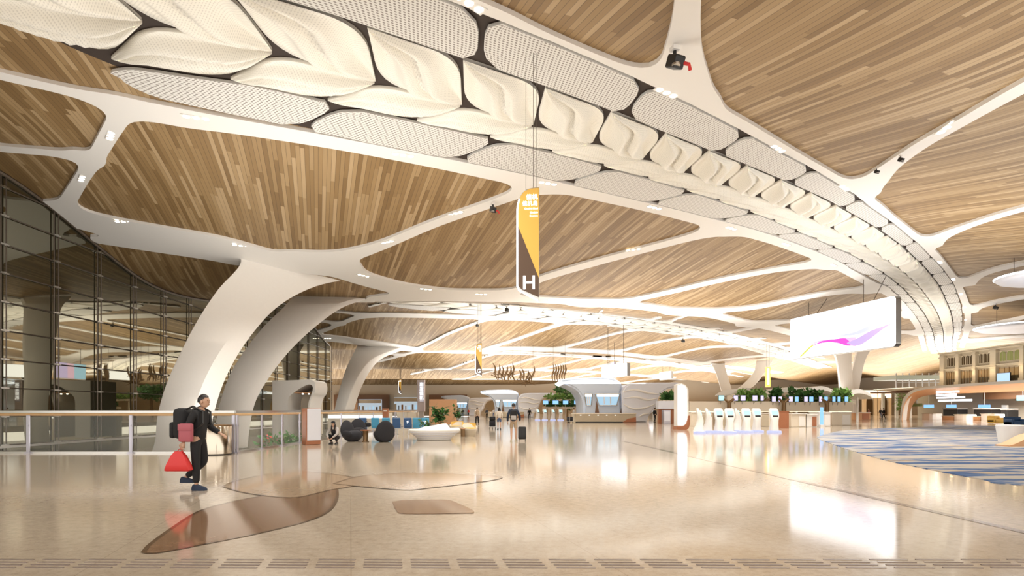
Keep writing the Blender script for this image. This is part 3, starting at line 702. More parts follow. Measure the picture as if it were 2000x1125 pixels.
# ------------------------------------------------------------------ lettering
def text_mesh(s, size, mat_, parent, M4, name='lettering', depth=.006, align='CENTER', bold=0.0):
    cu = bpy.data.curves.new('t', 'FONT'); cu.body = s; cu.size = size; cu.align_x = align; cu.align_y = 'CENTER'; cu.extrude = depth; cu.offset = bold
    o = bpy.data.objects.new('t', cu); COL.objects.link(o)
    bpy.context.view_layer.update(); me = bpy.data.meshes.new_from_object(o.evaluated_get(bpy.context.evaluated_depsgraph_get()))
    bpy.data.objects.remove(o); bpy.data.curves.remove(cu); me.name = name; me.materials.clear(); me.materials.append(mat_); me.transform(M4)
    r = bpy.data.objects.new(name, me); COL.objects.link(r); r.parent = parent; return r
def face_cam(x, y, z, rz=0.0): return Matrix.Translation((x, y, z)) @ Matrix.Rotation(rz, 4, 'Z') @ Matrix.Rotation(PI / 2, 4, 'X')
# ------------------------------------------------------------------ hanging island signs
def island_sign(u, v0, v1, Y, letter, label, lines):
    H = (v1 - v0) / F * Y; W_ = H * .19; top = P(u, v0, Y); o = empty('hanging_sign', (top.x, Y, top.z - H), label, 'sign', None, math.radians(-4))
    def pr(poly, y, d, m_, name):
        bm = bmesh.new(); prism(bm, [Vector((x * W_, y, z * H)) for x, z in poly], (0, d, 0)); return mk(name, bm, m_, o)
    ol = [(-.5, .13)] + [(-.5, .82), (-.47, .87), (-.40, .915), (-.28, .955), (-.08, .985), (.2, .998), (.5, 1.0), (.5, .01), (.42, .012), (-.3, .085), (-.42, .105)]
    pr(ol, -.02, .22, M['steel'], 'case')
    gold = [(-.47, .66), (-.47, .85), (-.36, .925), (-.2, .965), (.1, .99), (.49, .995), (.49, .20)]
    pr(gold, -.035, .012, M['gold'], 'gold_panel')
    pr([(-.47, .66), (.49, .20), (.49, .03), (-.3, .10), (-.47, .135)], -.033, .010, M['brown_sign'], 'brown_panel')
    bm = bmesh.new(); tube(bm, [Vector((x * W_, -.03, z * H)) for x, z in [(-.42, .90), (-.5, .84), (-.515, .8), (-.515, .13), (-.44, .095), (.46, .0)]], H * .0045 + .012, 6); mk('light_line', bm, M['cool_lamp'], o)
    text_mesh(letter, H * .17, M['lit_white'], o, face_cam(.03 * W_, -.04, H * .155), 'letter', .01, bold=.002 * H)
    for s, z, k in lines: text_mesh(s, H * k, M['lit_white'], o, face_cam(.44 * W_, -.04, H * z), 'lettering', .008, 'RIGHT', .0008 * H)
    for dx in (-.12, .22, .38):
        bm = bmesh.new(); x, z0 = dx * W_, H * .985; z1 = zc(top.x + x, Y) - o.location.z; tube(bm, [(x, .08, z0), (x, .08, z1)], .007 * max(1, Y / 25), 5); mk('cable', bm, M['mullion'], o)
    return o
LN = [('\u503c\u673a', .912, .052), ('\u503c\u673a\u5c9b', .855, .046), ('Check-in Island', .812, .019), ('Check-in', .778, .019), ('Counters', .748, .019)]
island_sign(1032, 367, 588, 17.1, 'H', 'large gold and brown hanging sign with the lit letter H', LN)
island_sign(935, 670, 735, 59, 'G', 'smaller gold and brown hanging sign with the lit letter G', LN)
island_sign(781, 741, 769, 143, 'F', 'tiny distant hanging sign above the blue seats, gold and brown with lit end', LN[:2])
island_sign(699, 754, 772, 205, 'E', 'farthest tiny hanging sign, just right of the distant arched column', LN[:2])
def slim_sign(u0, u1, v0, v1, Y, label, m_, glow):
    a, b = P(u0, v0, Y), P(u1, v1, Y); o = empty('hanging_sign', ((a.x + b.x) / 2, Y, b.z), label, 'sign'); w, h = b.x - a.x, a.z - b.z
    bm = bmesh.new(); box(bm, (0, .15, h / 2), (w, .3, h), 0, .03); mk('case', bm, m_, o)
    bm = bmesh.new(); box(bm, (0, -.02, h * .52), (w * .42, .04, h * .82), 0, .02); mk('lit_text_strip', bm, glow, o)
    for dx in (-.3, .3):
        bm = bmesh.new(); tube(bm, [(dx * w, .15, h), (dx * w, .15, zc(o.location.x, Y) - b.z)], .02, 5); mk('cable', bm, M['mullion'], o)
slim_sign(1496, 1505, 717, 756, 92, 'narrow gold vertical hanging sign with white lit strip above the check-in counters', M['gold'], M['lit_white'])
# ------------------------------------------------------------------ hanging LED screens
def led(pts, name_label, content=None, th=.5, cables=None, side=None):
    """pts: ((u,v_top,v_bottom,Y) left end, the same for the right end)"""
    (u0, a0, b0, y0), (u1, a1, b1, y1) = pts; A, B = P(u0, b0, y0), P(u1, b1, y1); h = ((a0 - b0) * -y0 / F + (b1 - a1) * y1 / F) / 2; zb = (A.z + B.z) / 2
    d = Vector((B.x - A.x, B.y - A.y, 0)); L = d.length; rz = math.atan2(d.y, d.x); o = empty('hanging_screen', ((A.x + B.x) / 2, (A.y + B.y) / 2, zb), name_label, 'screen', None, rz)
    bm = bmesh.new(); box(bm, (0, th / 2, h / 2), (L, th, h)); es = [e for e in bm.edges if abs((e.verts[0].co - e.verts[1].co).y) > th * .9]
    bmesh.ops.bevel(bm, geom=es, offset=h * .08, segments=5, affect='EDGES', profile=.5); mk('case', bm, M['steel'], o)
    def rr(dx, dz, r, y):
        out = []
        for cx, cz, a in ((1, 1, 0), (-1, 1, 90), (-1, -1, 180), (1, -1, 270)):
            for k in range(5): t = math.radians(a + k * 22.5); out.append(Vector((cx * (dx - r) + r * math.cos(t), y, h / 2 + cz * (dz - r) + r * math.sin(t))))
        return out
    bm = bmesh.new(); prism(bm, rr(L / 2 - .04, h / 2 - .04, h * .07, -.03), (0, .028, 0)); face = mk('display', bm, M['screen_white'], o)
    for k, (pl, m_) in enumerate(content or []):
        bm = bmesh.new(); c = catmull(np.array(pl), 6); up = [bm.verts.new(((x - .5) * L, -.04 - .004 * k, (z + w / 2) * h)) for x, z, w in c]; dn = [bm.verts.new(((x - .5) * L, -.04 - .004 * k, (z - w / 2) * h)) for x, z, w in c]
        for i in range(len(c) - 1): bm.faces.new((up[i], dn[i], dn[i + 1], up[i + 1]))
        mk('screen_graphic', bm, m_, face)
    for x, dy in (cables or []):
        X = o.location + Matrix.Rotation(rz, 3, 'Z') @ Vector(((x - .5) * L, th / 2 + dy, 0))
        bm = bmesh.new(); tube(bm, [((x - .5) * L, th / 2, h - .05), ((x - .5) * L, th / 2 + dy, zc(X.x, X.y) - zb)], .028, 5); mk('cable', bm, M['mullion'], o)
    if side:
        bm = bmesh.new(); prism(bm, rr(L / 2 - .04, h / 2 - .04, h * .07, th + .002), (0, .028, 0)); mk('rear_display', bm, side, o)
    return o
def glow(n, c, s=1.0): return mat(n, c, .4, emit=c, es=s * .62)
M['g_mag'] = glow('magenta_glow', (.80, .08, .66)); M['g_pur'] = glow('lilac_glow', (.60, .44, .92), 1.0); M['g_yel'] = glow('yellow_green_glow', (.72, .75, .12)); M['g_pink'] = glow('pink_glow', (.92, .50, .80), 1.1); M['g_blue'] = glow('pale_blue_glow', (.62, .64, .95), 1.1)
led(((1543, 617, 697, 57), (1750, 584, 684, 45)), 'large white hanging LED screen with a pink and violet ribbon graphic', [
    ([(.18, .15, .02), (.30, .33, .03), (.45, .30, .05), (.60, .24, .16), (.68, .20, .2)], M['g_pink']),
    ([(.12, .03, .04), (.18, .14, .06), (.24, .24, .04), (.30, .29, .01)], M['g_yel']),
    ([(.28, .28, .015), (.38, .315, .05), (.50, .29, .08), (.58, .24, .15), (.63, .17, .08)], M['g_mag']),
    ([(.52, .40, .01), (.66, .38, .06), (.78, .44, .10), (.88, .56, .08), (.96, .66, .02)], M['g_blue']),
    ([(.60, .20, .02), (.70, .20, .16), (.80, .30, .16), (.90, .40, .06), (.97, .46, .01)], M['g_pur'])], .5, [(.19, .0), (.27, 1.2), (.72, .0), (.80, 1.4)])
led(((1175, 712, 733, 79), (1225, 710, 740, 74)), 'small white hanging screen above the grey white service pod', None, .5, [(.2, 0), (.8, 0)])
o = led(((1288, 727, 741, 130), (1311, 724, 742, 125)), 'faint distant hanging screen to the right of the pod roof', None, .5, [(.2, 0), (.8, 0)])
# lit posters standing farther back, seen mirrored in the glass wall
def poster(u, v0, v1, Y, w, label, cols):
    a = P(u, v0, Y); b = P(u, v1, Y); h = a.z - b.z; o = empty('lit_poster', (a.x, Y, b.z), label, 'poster')
    bm = bmesh.new(); box(bm, (0, 0, h / 2), (.3, w, h), 0, .03); mk('case', bm, M['steel'], o)
    bm = bmesh.new(); box(bm, (-.17, 0, h / 2), (.03, w - .2, h - .2)); pn = mk('display', bm, M['screen_white'], o); random.seed(3)
    for k in range(16):
        bm = bmesh.new(); y = random.uniform(-.42, .42) * w; z = h * random.choice([random.uniform(.06, .28), random.uniform(.72, .93)]); r = random.uniform(.16, .34)
        bmesh.ops.create_circle(bm, cap_ends=True, radius=r, segments=9, matrix=Matrix.Translation((-.19 - .004 * k, y, z)) @ Matrix.Rotation(-PI / 2, 4, 'Y')); mk('screen_graphic', bm, cols[k % len(cols)], pn)
    if b.z > .05:
        bm = bmesh.new(); box(bm, (0, 0, -b.z / 2), (.2, w * .5, b.z)); mk('stand', bm, M['steel'], o)
PC = [glow('poster_green', (.12, .5, .18)), glow('poster_red', (.9, .2, .1)), glow('poster_blue', (.15, .4, .85)), glow('poster_orange', (.95, .45, .15)), glow('poster_violet', (.5, .3, .8))]
poster(1272, 752, 805, 84, 4.2, 'tall lit flower poster turned to the glass wall, behind the pod', PC)
def mirrored_screen():
    o = empty('lit_screen', (15.8, 89, 6.3), 'pink and blue lit screen turned to the glass wall, above the pod', 'screen')
    bm = bmesh.new(); box(bm, (0, 0, 1.3), (.4, 6.0, 2.6), 0, .05); mk('case', bm, M['steel'], o)
    for k, (c, y0, y1) in enumerate([((.72, .6, .95), -2.9, -.3), ((.95, .62, .8), -.9, .4), ((.45, .75, .95), .4, 2.9)]):
        bm = bmesh.new(); box(bm, (-.22 - .004 * k, (y0 + y1) / 2, 1.3), (.02, y1 - y0, 2.4)); mk('display', bm, glow('mirror_screen_%d' % k, c, 1.6), o)
    for y in (-2, 2):
        bm = bmesh.new(); tube(bm, [(0, y, 2.5), (0, y, zc(15.8, 89 + y) - 6.3 - .02)], .03, 5); mk('cable', bm, M['mullion'], o)
mirrored_screen()
# ------------------------------------------------------------------ recessed spot groups and small fittings on the ribs
def on_rib(u, v, drop): p = hit(u, v); return Vector((p[0], p[1], zc(*p) - drop))
def spot_group():
    o = empty('downlight_group', (0, 0, 0)); 
    bm = bmesh.new(); box(bm, (0, 0, .015), (1.05, .30, .03), 0, .01); mk('housing', bm, M['white'], o)
    for k in (-1, 0, 1):
        bm = bmesh.new(); lathe(bm, [(.02, -.012), (.11, -.012), (.125, .0), (.125, .03)], (k * .34, 0, 0), 12); mk('lamp', bm, M['lamp'], o)
    return o
SPOTS = [(383, 222, 40, 7, 'on the rib below the leaf panels at upper left'), (216, 258, -10, 26, 'on the left rib, upper of its two'), (160, 343, -10, 26, 'on the left rib, lower of its two, near the glass'),
         (241, 428, 40, 7, 'on the beam from the glass wall, nearer the glass'), (470, 475, 40, 10, 'where the beam meets the nearest column'), (787, 296, 40, 6, 'below the strip, right of upper middle-left'),
         (1070, 352, 40, 6, 'just above and right of the H sign'), (757, 468, 30, -11, 'on the rising rib left of the H sign, lower left group'), (890, 411, 30, -12, 'on the rising rib left of the H sign, middle group'),
         (710, 534, 30, 9, 'on the rib right of the nearest column top'), (832, 561, 40, 5, 'on the low rib left of the H sign foot'), (940, 571, 40, 1, 'on the low rib beside the H sign foot'),
         (1278, 400, 40, 10, 'below the strip, right of the H sign'), (1428, 441, 40, 12, 'below the strip where a rib branches left'), (1237, 483, 40, -9, 'on the long rib right of the H sign'),
         (1302, 172, 40, 18, 'at the foot of the wide top rib'), (1520, 283, 30, 18, 'above the strip, right of the wide top rib'), (1650, 361, 30, 22, 'above the strip where the right rib branches'),
         (1850, 240, 34, -19, 'on the diagonal rib at upper right'), (916, -6, 40, 22, 'on the upper frame at the top edge of the picture'), (1535, 473, 30, 11, 'below the strip, above the hanging screen'),
         (1628, 514, 30, 16, 'below the strip, above the left cable of the screen'), (1836, 508, 14, 16, 'on the right frame of the strip, upper'), (1862, 542, 12, 18, 'on the right frame of the strip, second down'),
         (1877, 571, 8, 18, 'on the right frame of the strip, third down'), (1884, 597, 6, 18, 'on the right frame of the strip, fourth down'), (1886, 622, 0, 16, 'on the right frame of the strip, lowest'),
         (1080, 582, 40, 3, 'on the valley rib right of the H sign'), (1262, 597, 40, 4, 'on the valley rib left of the screen'), (640, 659, 30, 1, 'on the far rib left of the distant column')]
sp0 = spot_group()
for i, (u, v, du, dv, where) in enumerate(SPOTS):
    o = sp0 if i == 0 else copy_tree(sp0); p = on_rib(u, v, .165); q = hit(u + du * .5, v + dv * .5) - hit(u - du * .5, v - dv * .5)
    o.location = p; o.rotation_euler = (0, 0, math.atan2(q[1], q[0])); tag(o, 'three round lit downlights ' + where, 'downlight', 'recessed spot groups in the ribs')
def camera_unit(u, v, label, s=1.0, red=False):
    p = on_rib(u, v, .22); o = empty('ceiling_projector', p, label, 'spotlight')
    bm = bmesh.new(); box(bm, (0, 0, -.06 * s), (.22 * s, .22 * s, .12 * s), .3, .01); mk('base', bm, M['white'], o)
    bm = bmesh.new(); tube(bm, [(0, 0, -.1 * s), (0, 0, -.3 * s)], .05 * s, 8); mk('stem', bm, M['black'], o)
    bm = bmesh.new(); box(bm, (0, -.05 * s, -.46 * s), (.34 * s, .44 * s, .34 * s), .4, .04 * s, .5); b = mk('body', bm, M['black'], o)
    bm = bmesh.new(); lathe(bm, [(.05 * s, 0), (.12 * s, .0), (.12 * s, .05 * s)], (-.02 * s, -.2 * s, -.66 * s), 10); mk('lens', bm, M['steel'], b)
    if red:
        bm = bmesh.new(); tube(bm, [(.12 * s, -.1 * s, -.5 * s), (.34 * s, -.2 * s, -.62 * s), (.40 * s, -.1 * s, -.72 * s)], .05 * s, 6); mk('red_tag', bm, M['red'], o)
camera_unit(1318, 76, 'black projector with a red tag on the wide white rib at the top', 1.0, True)
camera_unit(963, 388, 'black projector on the rib just left of the H sign', .8, True)
camera_unit(1759, 292, 'small dark fitting on the diagonal rib at right, upper of two', .45)
camera_unit(1712, 318, 'small dark fitting on the diagonal rib at right, lower of two', .4)
camera_unit(932, 626, 'tiny dark fitting on the rib below the second strip', .9); camera_unit(990, 592, 'tiny dark fitting at the left end of the second strip', .9)
camera_unit(1334, 657, 'tiny dark fitting on a far rib, left of the screen', 1.1); camera_unit(1944, 589, 'dark fitting on the rib between the two white discs', .9)
# ------------------------------------------------------------------ round white canopies at the right edge
def disc(u, v, Y, r, h, label):
    c = P(u, v, Y); o = empty('disc_canopy', c, label, 'canopy')
    bm = bmesh.new(); lathe(bm, [(.05, -h * .5), (r * .6, -h * .46), (r * .9, -h * .22), (r, .02), (r * .99, h * .18), (r * .9, h * .3), (.05, h * .34)], (0, 0, 0), 48); mk('shell', bm, M['podwhite'], o, True)
    bm = bmesh.new(); tube(bm, [(r * 1.0 * math.cos(a), r * 1.0 * math.sin(a), .10) for a in np.linspace(0, 2 * PI, 49)], .06, 6, False); mk('light_ring', bm, M['cool_lamp'], o)
    for k in range(3):
        a = k * 2.1; bm = bmesh.new(); x, y = r * .6 * math.cos(a), r * .6 * math.sin(a); tube(bm, [(x, y, h * .3), (x, y, zc(c.x + x, c.y + y) - c.z)], .02, 5); mk('cable', bm, M['mullion'], o)
disc(2036, 541, 38, 2.5, .9, 'upper white disc canopy cut by the right edge, seen from below'); disc(2010, 639, 56, 4.3, .75, 'lower white disc canopy cut by the right edge, seen almost edge on')
# ------------------------------------------------------------------ service pods
def pod(dx, dy, label, desk=True):
    Yp = 68.0; c = P(1216, 824.3, Yp); o = empty('service_pod', (c.x + dx, Yp + dy, 0), label, 'kiosk')
    def L(u, v, Y=Yp): p = P(u, v, Y); return Vector((p.x - c.x, p.y - Yp, p.z))
    def sm(pts, n=4): return [tuple(p) for p in catmull(np.array(pts, float), n)]
    sil = [(1140, 824)] + sm([(1140, 806), (1139, 790), (1134, 772), (1122, 759), (1095, 747)]) + sm([(1093, 744), (1103, 740), (1130, 738), (1180, 737), (1204, 741), (1215, 752), (1213, 772), (1215, 808)]) + [(1216, 824)]
    bm = bmesh.new(); prism(bm, [L(u, v) for u, v in sil], (0, 8, 0)); bmesh.ops.recalc_face_normals(bm, faces=bm.faces)
    bmesh.ops.bevel(bm, geom=[e for f in bm.faces if abs(f.normal.y) > .9 for e in f.edges], offset=.25, segments=3, affect='EDGES'); mk('shell', bm, M['podblue'], o, math.radians(40))
    for poly in ([(1142, 770), (1156, 770), (1154, 791), (1145, 791)], [(1164, 770), (1209, 770), (1203, 791), (1171, 791)]):
        bm = bmesh.new(); q = [L(u, v) for u, v in poly]; ce = sum(q, Vector()) / 4; prism(bm, [p + Vector((0, -.18, 0)) for p in q], (0, .25, 0)); w = mk('window', bm, M['screen_pale'], o)
        bm = bmesh.new(); r = [ce + (p - ce) * 1.09 for p in q]
        for a, b in zip(r, r[1:] + r[:1]): tube(bm, [a + Vector((0, -.16, 0)), b + Vector((0, -.16, 0))], .07, 6)
        mk('window_frame', bm, M['steel'], w)
        bm = bmesh.new(); zt, zb = q[0].z, q[2].z; x0, x1 = q[0].x, q[1].x; box(bm, ((x0 + x1) / 2, -.2, zt - (zt - zb) * .12), ((x1 - x0) * .93, .06, (zt - zb) * .2)); mk('header_light', bm, M['lit_white'], w)
        bm = bmesh.new(); 
        for k in (.35, .62): box(bm, (x0 + (x1 - x0) * k, -.19, (zt + zb) / 2 - .1), (.14, .03, (zt - zb) * .7))
        mk('mullion', bm, M['podwhite'], w)
    for a in (1165, 1215):
        bm = bmesh.new(); prism(bm, [L(a - 3, 806) + Vector((0, -.12, 0)), L(a + 5, 806) + Vector((0, -.12, 0)), L(a, 783) + Vector((0, -.12, 0))], (0, .2, 0)); mk('brown_fin', bm, M['brownwall'], o)
    Yr = 67.2
    rs = [(1216, 826)] + sm([(1216, 806), (1215, 775), (1216, 762), (1226, 751), (1250, 747.5), (1325, 747)], 3) + sm([(1334, 750), (1330, 756), (1305, 760), (1290, 771), (1284, 785), (1278, 800), (1268, 812), (1264, 826)], 3)
    bm = bmesh.new(); prism(bm, [L(u, v, Yr) for u, v in rs], (0, 8, 0)); bmesh.ops.recalc_face_normals(bm, faces=bm.faces)
    bmesh.ops.bevel(bm, geom=[e for f in bm.faces if abs(f.normal.y) > .9 for e in f.edges], offset=.2, segments=3, affect='EDGES'); body = mk('ridged_wing', bm, M['podwhite'], o, math.radians(40))
    for pl in ([(1217, 765), (1240, 761.5), (1268, 768), (1290, 770)], [(1217, 778), (1243, 776), (1265, 781), (1284, 778)], [(1217, 789), (1235, 798), (1258, 797), (1278, 790)], [(1248, 814), (1258, 809), (1270, 808)]):
        q = [L(u, v, Yr) + Vector((0, -.05, 0)) for u, v in sm(pl, 5)]; n = len(q); bm = bmesh.new(); tube(bm, q, [.03 + .10 * math.sin(PI * i / (n - 1)) for i in range(n)], 8); mk('ridge', bm, M['white'], body)
    if desk:
        d = empty('service_desk', (c.x + dx, Yp + dy - 3, 0), 'long beige counter with a terracotta end in front of the ' + ('near' if dy == 0 else 'second') + ' white pod', 'counter')
        def D(u, v, Y=65.0): p = P(u, v, Y); return Vector((p.x - c.x, p.y - 65.0, p.z))
        bm = bmesh.new(); prism(bm, [Vector((a, b, 0)) for a, b in [(D(1124, 1).x, 0), (D(1118, 1).x, .8), (D(1124, 1).x, 1.8), (D(1242, 1).x, 1.8), (D(1242, 1).x, 0)]], (0, 0, .98)); mk('front', bm, M['stone'], d)
        bm = bmesh.new(); box(bm, ((D(1120, 1).x + D(1242, 1).x) / 2, .9, 1.02), (D(1242, 1).x - D(1118, 1).x, 2.0, .09), 0, .02); mk('worktop', bm, M['cream'], d)
        bm = bmesh.new(); prism(bm, [Vector((D(u, 1).x, -.04, z)) for u, z in ((1216, .04), (1226, .45), (1242, .62), (1242.5, .04))], (0, .2, 0)); mk('end_panel', bm, M['terracotta'], d)
        bm = bmesh.new(); box(bm, ((D(1124, 1).x + D(1242, 1).x) / 2, -.01, .05), (D(1242, 1).x - D(1124, 1).x, .04, .10)); mk('plinth', bm, M['black'], d)
        for k in range(5):
            bm = bmesh.new(); box(bm, (D(1134 + 17 * k, 1).x, -.02, .86), (.16, .04, .05)); mk('lamp', bm, M['lit_white'], d)
M['podblue'] = mat('pale_blue_shell', (.60, .68, .82), .4); M['screen_pale'] = mat('pale_cyan_window', (.4, .6, .7), .2, emit=(.42, .66, .85), es=.5)
pod(0, 0, 'nearest white and pale blue service pod with swept canopy and two lit windows')
pod(-12, 42, 'second white service pod, smaller and farther, behind the man with the suitcase')
pod(-25, 84, 'third and farthest white service pod, at left behind the yellow armchairs', False)
# ------------------------------------------------------------------ display totem at the end of the pod
def totem():
    Y = 42.0; c = P(1333, 839.3, Y); o = empty('display_totem', (c.x, Y, 0), 'tall white lit display totem with rounded top and curved terracotta foot', 'display')
    def L(u, v, y=0): p = P(u, v, Y); return Vector((p.x - c.x, y, p.z))
    bm = bmesh.new(); prism(bm, [L(*q) for q in [(1323, 833), (1323, 751), (1331, 748.5), (1339, 752), (1344.5, 760), (1345.5, 822), (1341, 831), (1336, 835)]], (0, .9, 0)); mk('case', bm, M['white'], o)
    bm = bmesh.new(); prism(bm, [L(*q, -.03) for q in [(1324, 830), (1324, 753), (1331, 751), (1338, 755), (1341, 761), (1341.5, 820), (1336, 830)]], (0, .04, 0)); mk('display', bm, M['screen_white'], o)
    bm = bmesh.new(); q = [(1321, 842), (1322, 834), (1333, 834), (1340, 829), (1344, 813), (1347, 813), (1347, 828), (1344, 838), (1340, 843), (1330, 843)]; prism(bm, [Vector((L(u, v).x, -.12, max(0.0, L(u, v).z + .05))) for u, v in q], (0, 1.1, 0)); mk('foot', bm, M['terracotta'], o)
totem()
# ------------------------------------------------------------------ self check-in kiosks
def kiosk():
    o = empty('self_check_in_kiosk', (0, 0, 0))
    bm = bmesh.new(); lathe(bm, [(.46, 0), (.46, .10), (.40, .13)], (0, 0, 0), 20, 1, .8); mk('base', bm, M['kioskbase'], o)
    bm = bmesh.new()
    secs = [(.0, .26, .34, .12), (.12, .24, .32, .12), (.05, .20, .24, .5), (.0, .20, .20, .8), (.02, .27, .16, 1.05), (.10, .30, .12, 1.3), (.16, .28, .09, 1.48), (.18, .20, .07, 1.58)]
    loft(bm, [[Vector((sx * w, yo - .05 + sy * d, z)) for sx, sy in ((-1, -.7), (-.7, -1), (.7, -1), (1, -.7), (1, .7), (.7, 1), (-.7, 1), (-1, .7))] for yo, w, d, z in secs[1:]]); mk('body', bm, M['white'], o, math.radians(50))
    bm = bmesh.new(); box(bm, (0, -.10, 1.30), (.40, .03, .30), 0, .01, -.28); mk('screen', bm, M['screen_cyan'], o)
    bm = bmesh.new(); box(bm, (0, -.17, 1.06), (.36, .06, .12), 0, .01, -.2); mk('reader', bm, M['black'], o)
    bm = bmesh.new(); box(bm, (0, -.22, .80), (.12, .05, .05), 0, .01); mk('slot', bm, M['black'], o)
    return o
M['kioskbase'] = mat('lilac_lit_plinth', (.7, .7, .9), .4, emit=(.62, .66, 1), es=.5)
k0 = kiosk(); KS = [(1366, 846, 75, 'leftmost, turned sideways'), (1383, 845, 75, 'second from left, turned sideways'), (1404, 845, 0, 'third from left, facing us'), (1425, 846, 0, 'fourth from left, facing us'), (1440, 844, 75, 'fifth from left, turned sideways'),
                    (1457.5, 845, 0, 'sixth from left, facing us'), (1478, 844, 0, 'seventh from left, facing us'), (1512, 845, 0, 'rightmost, facing us beside the terracotta box')]
for i, (u, v, a, w) in enumerate(KS):
    o = k0 if i == 0 else copy_tree(k0); p = G(u, v); o.location = (p.x, p.y, 0); o.rotation_euler = (0, 0, math.radians(a)); tag(o, 'white self check-in kiosk, ' + w, 'kiosk', 'white check-in kiosks before the counters')
for i, u in enumerate((1050, 1064, 1080, 1095)):
    o = copy_tree(k0); p = G(u, 821); o.location = (p.x, p.y, 0); o.rotation_euler = (0, 0, (.9, .5, .9, .2)[i]); tag(o, 'distant white kiosk left of the pod desk, %s of four from the left' % nth(i + 1), 'kiosk', 'distant white kiosks')
def simple_box(name, u0, u1, vt, vb, depth, mat_, label, cat, Y=None, group=None, parts=None, bev=.02):
    Y = Y or GY(vb); a, b = P(u0, vb, Y), P(u1, vt, Y); zb = max(0.0, a.z)
    o = empty(name, ((a.x + b.x) / 2, Y, zb), label, cat, group); bm = bmesh.new(); w, h = b.x - a.x, b.z - zb; box(bm, (0, depth / 2, h / 2), (w, depth, h), 0, bev); mk('body', bm, mat_, o); return o, w, h
o, w, h = simple_box('bin_cabinet', 1519, 1541, 804, 836.5, 1.2, M['terracotta'], 'terracotta brown box at the right end of the kiosk row', 'cabinet')
bm = bmesh.new(); box(bm, (0, .6, h + .02), (w + .06, 1.26, .05), 0, .01); mk('lid', bm, M['terracotta'], o)
# ------------------------------------------------------------------ check-in counters behind the kiosks
FY = 58.5
for i, (a, b) in enumerate([(1347, 1424), (1428, 1529), (1533.5, 1612), (1617, 1666)]):
    o, w, h = simple_box('counter_fascia', a, b, 784 + (i > 1), 803, 1.2, M['cream'], 'cream fascia panel over the check-in counters, %s from the left' % nth(i + 1), 'fascia', FY, 'cream fascias over the counters')
    for s in (-1, 1):
        bm = bmesh.new(); box(bm, (s * (w / 2 - .25), .6, -o.location.z / 2), (.25, .3, o.location.z)); mk('post', bm, M['cream'], o)
    bm = bmesh.new(); box(bm, (0, .6, -.04), (w - .2, 1.0, .06)); mk('soffit_light', bm, M['warm_line'], o)
def foliage(bm, c, ext, n, size, rnd):
    for _ in range(n):
        p = Vector(c) + Vector((rnd.uniform(-1, 1) * ext[0], rnd.uniform(-1, 1) * ext[1], rnd.uniform(-1, 1) * ext[2])); d = Vector((rnd.gauss(0, 1), rnd.gauss(0, 1), rnd.gauss(.3, .8))).normalized(); s = size * rnd.uniform(.6, 1.3)
        q = d.cross(Vector((rnd.random() - .5, rnd.random() - .5, rnd.random()))).normalized() * s * .28
        bm.faces.new([bm.verts.new(x) for x in (p, p + d * s * .5 + q, p + d * s, p + d * s * .5 - q)])
rnd = random.Random(5)
def hedge(u0, u1, v0, v1, Y, label, n, m_='leaf', size=.5, dep=.8, stand=.001):
    a, b = P(u0, v1, Y), P(u1, v0, Y); bm = bmesh.new(); c = ((b.x - a.x) / 2, 0, (b.z - a.z) / 2); o = empty('planter_hedge', (a.x, Y, a.z), label, 'plants')
    foliage(bm, c, ((b.x - a.x) / 2 - size * .6, dep * .6, (b.z - a.z) / 2), n, size, rnd); mk('foliage', bm, M[m_], o, False, False)
    bm = bmesh.new(); box(bm, (c[0], 0, -.12), (b.x - a.x, dep * 2, .24)); mk('trough', bm, M['cream'], o)
    if stand:
        for k in (.15, .85): bm = bmesh.new(); zl = a.z - stand + 0.0; box(bm, (c[0] * 2 * k, 0, -.24 - (zl - .24) / 2), (.2, .2, zl - .24)); mk('post', bm, M['cream'], o)
HB = [(1432, 1497, 764, 786, 'leaf_light', 'light green plants in the trough above the second fascia'), (1503, 1527, 764, 786, 'leaf', 'dark green plants above the right half of the second fascia'), (1534, 1611, 762, 786, 'leaf', 'green plants in the trough above the third fascia'),
      (1618, 1664, 764, 786, 'leaf_light', 'light green plants above the fourth fascia'), (1292, 1320, 771, 781.5, 'leaf', 'green plants seen through the gap left of the display totem')]
for i, (a, b, c, d, m_, lab) in enumerate(HB): hedge(a, b, c, d, FY + 2.6 if i < 4 else 62.2, lab, 420, m_, .6, .6)
hedge(1060, 1138, 784, 795, 84, 'green plants under the row of blue monitors left of the pod', 420, 'leaf', .6, .5); hedge(1062, 1136, 773, 780, 88, 'upper green plants behind the blue monitors left of the pod', 260, 'leaf_light', .6, .5)
def monitor(u0, u1, v0, v1, Y, m_, label, group):
    a, b = P(u0, v1, Y), P(u1, v0, Y); w, h = b.x - a.x, b.z - a.z; o = empty('counter_monitor', ((a.x + b.x) / 2, Y, a.z), label, 'monitor', group)
    bm = bmesh.new(); box(bm, (0, 0, h / 2), (w, .12, h), 0, .02); mk('case', bm, M['black'], o); bm = bmesh.new(); box(bm, (0, -.07, h / 2), (w * .92, .03, h * .88)); mk('display', bm, M[m_], o)
    bm = bmesh.new(); tube(bm, [(0, .05, .05), (0, .25, -.35 if Y < 80 else -a.z)], .05, 6); mk('bracket', bm, M['steel'], o)
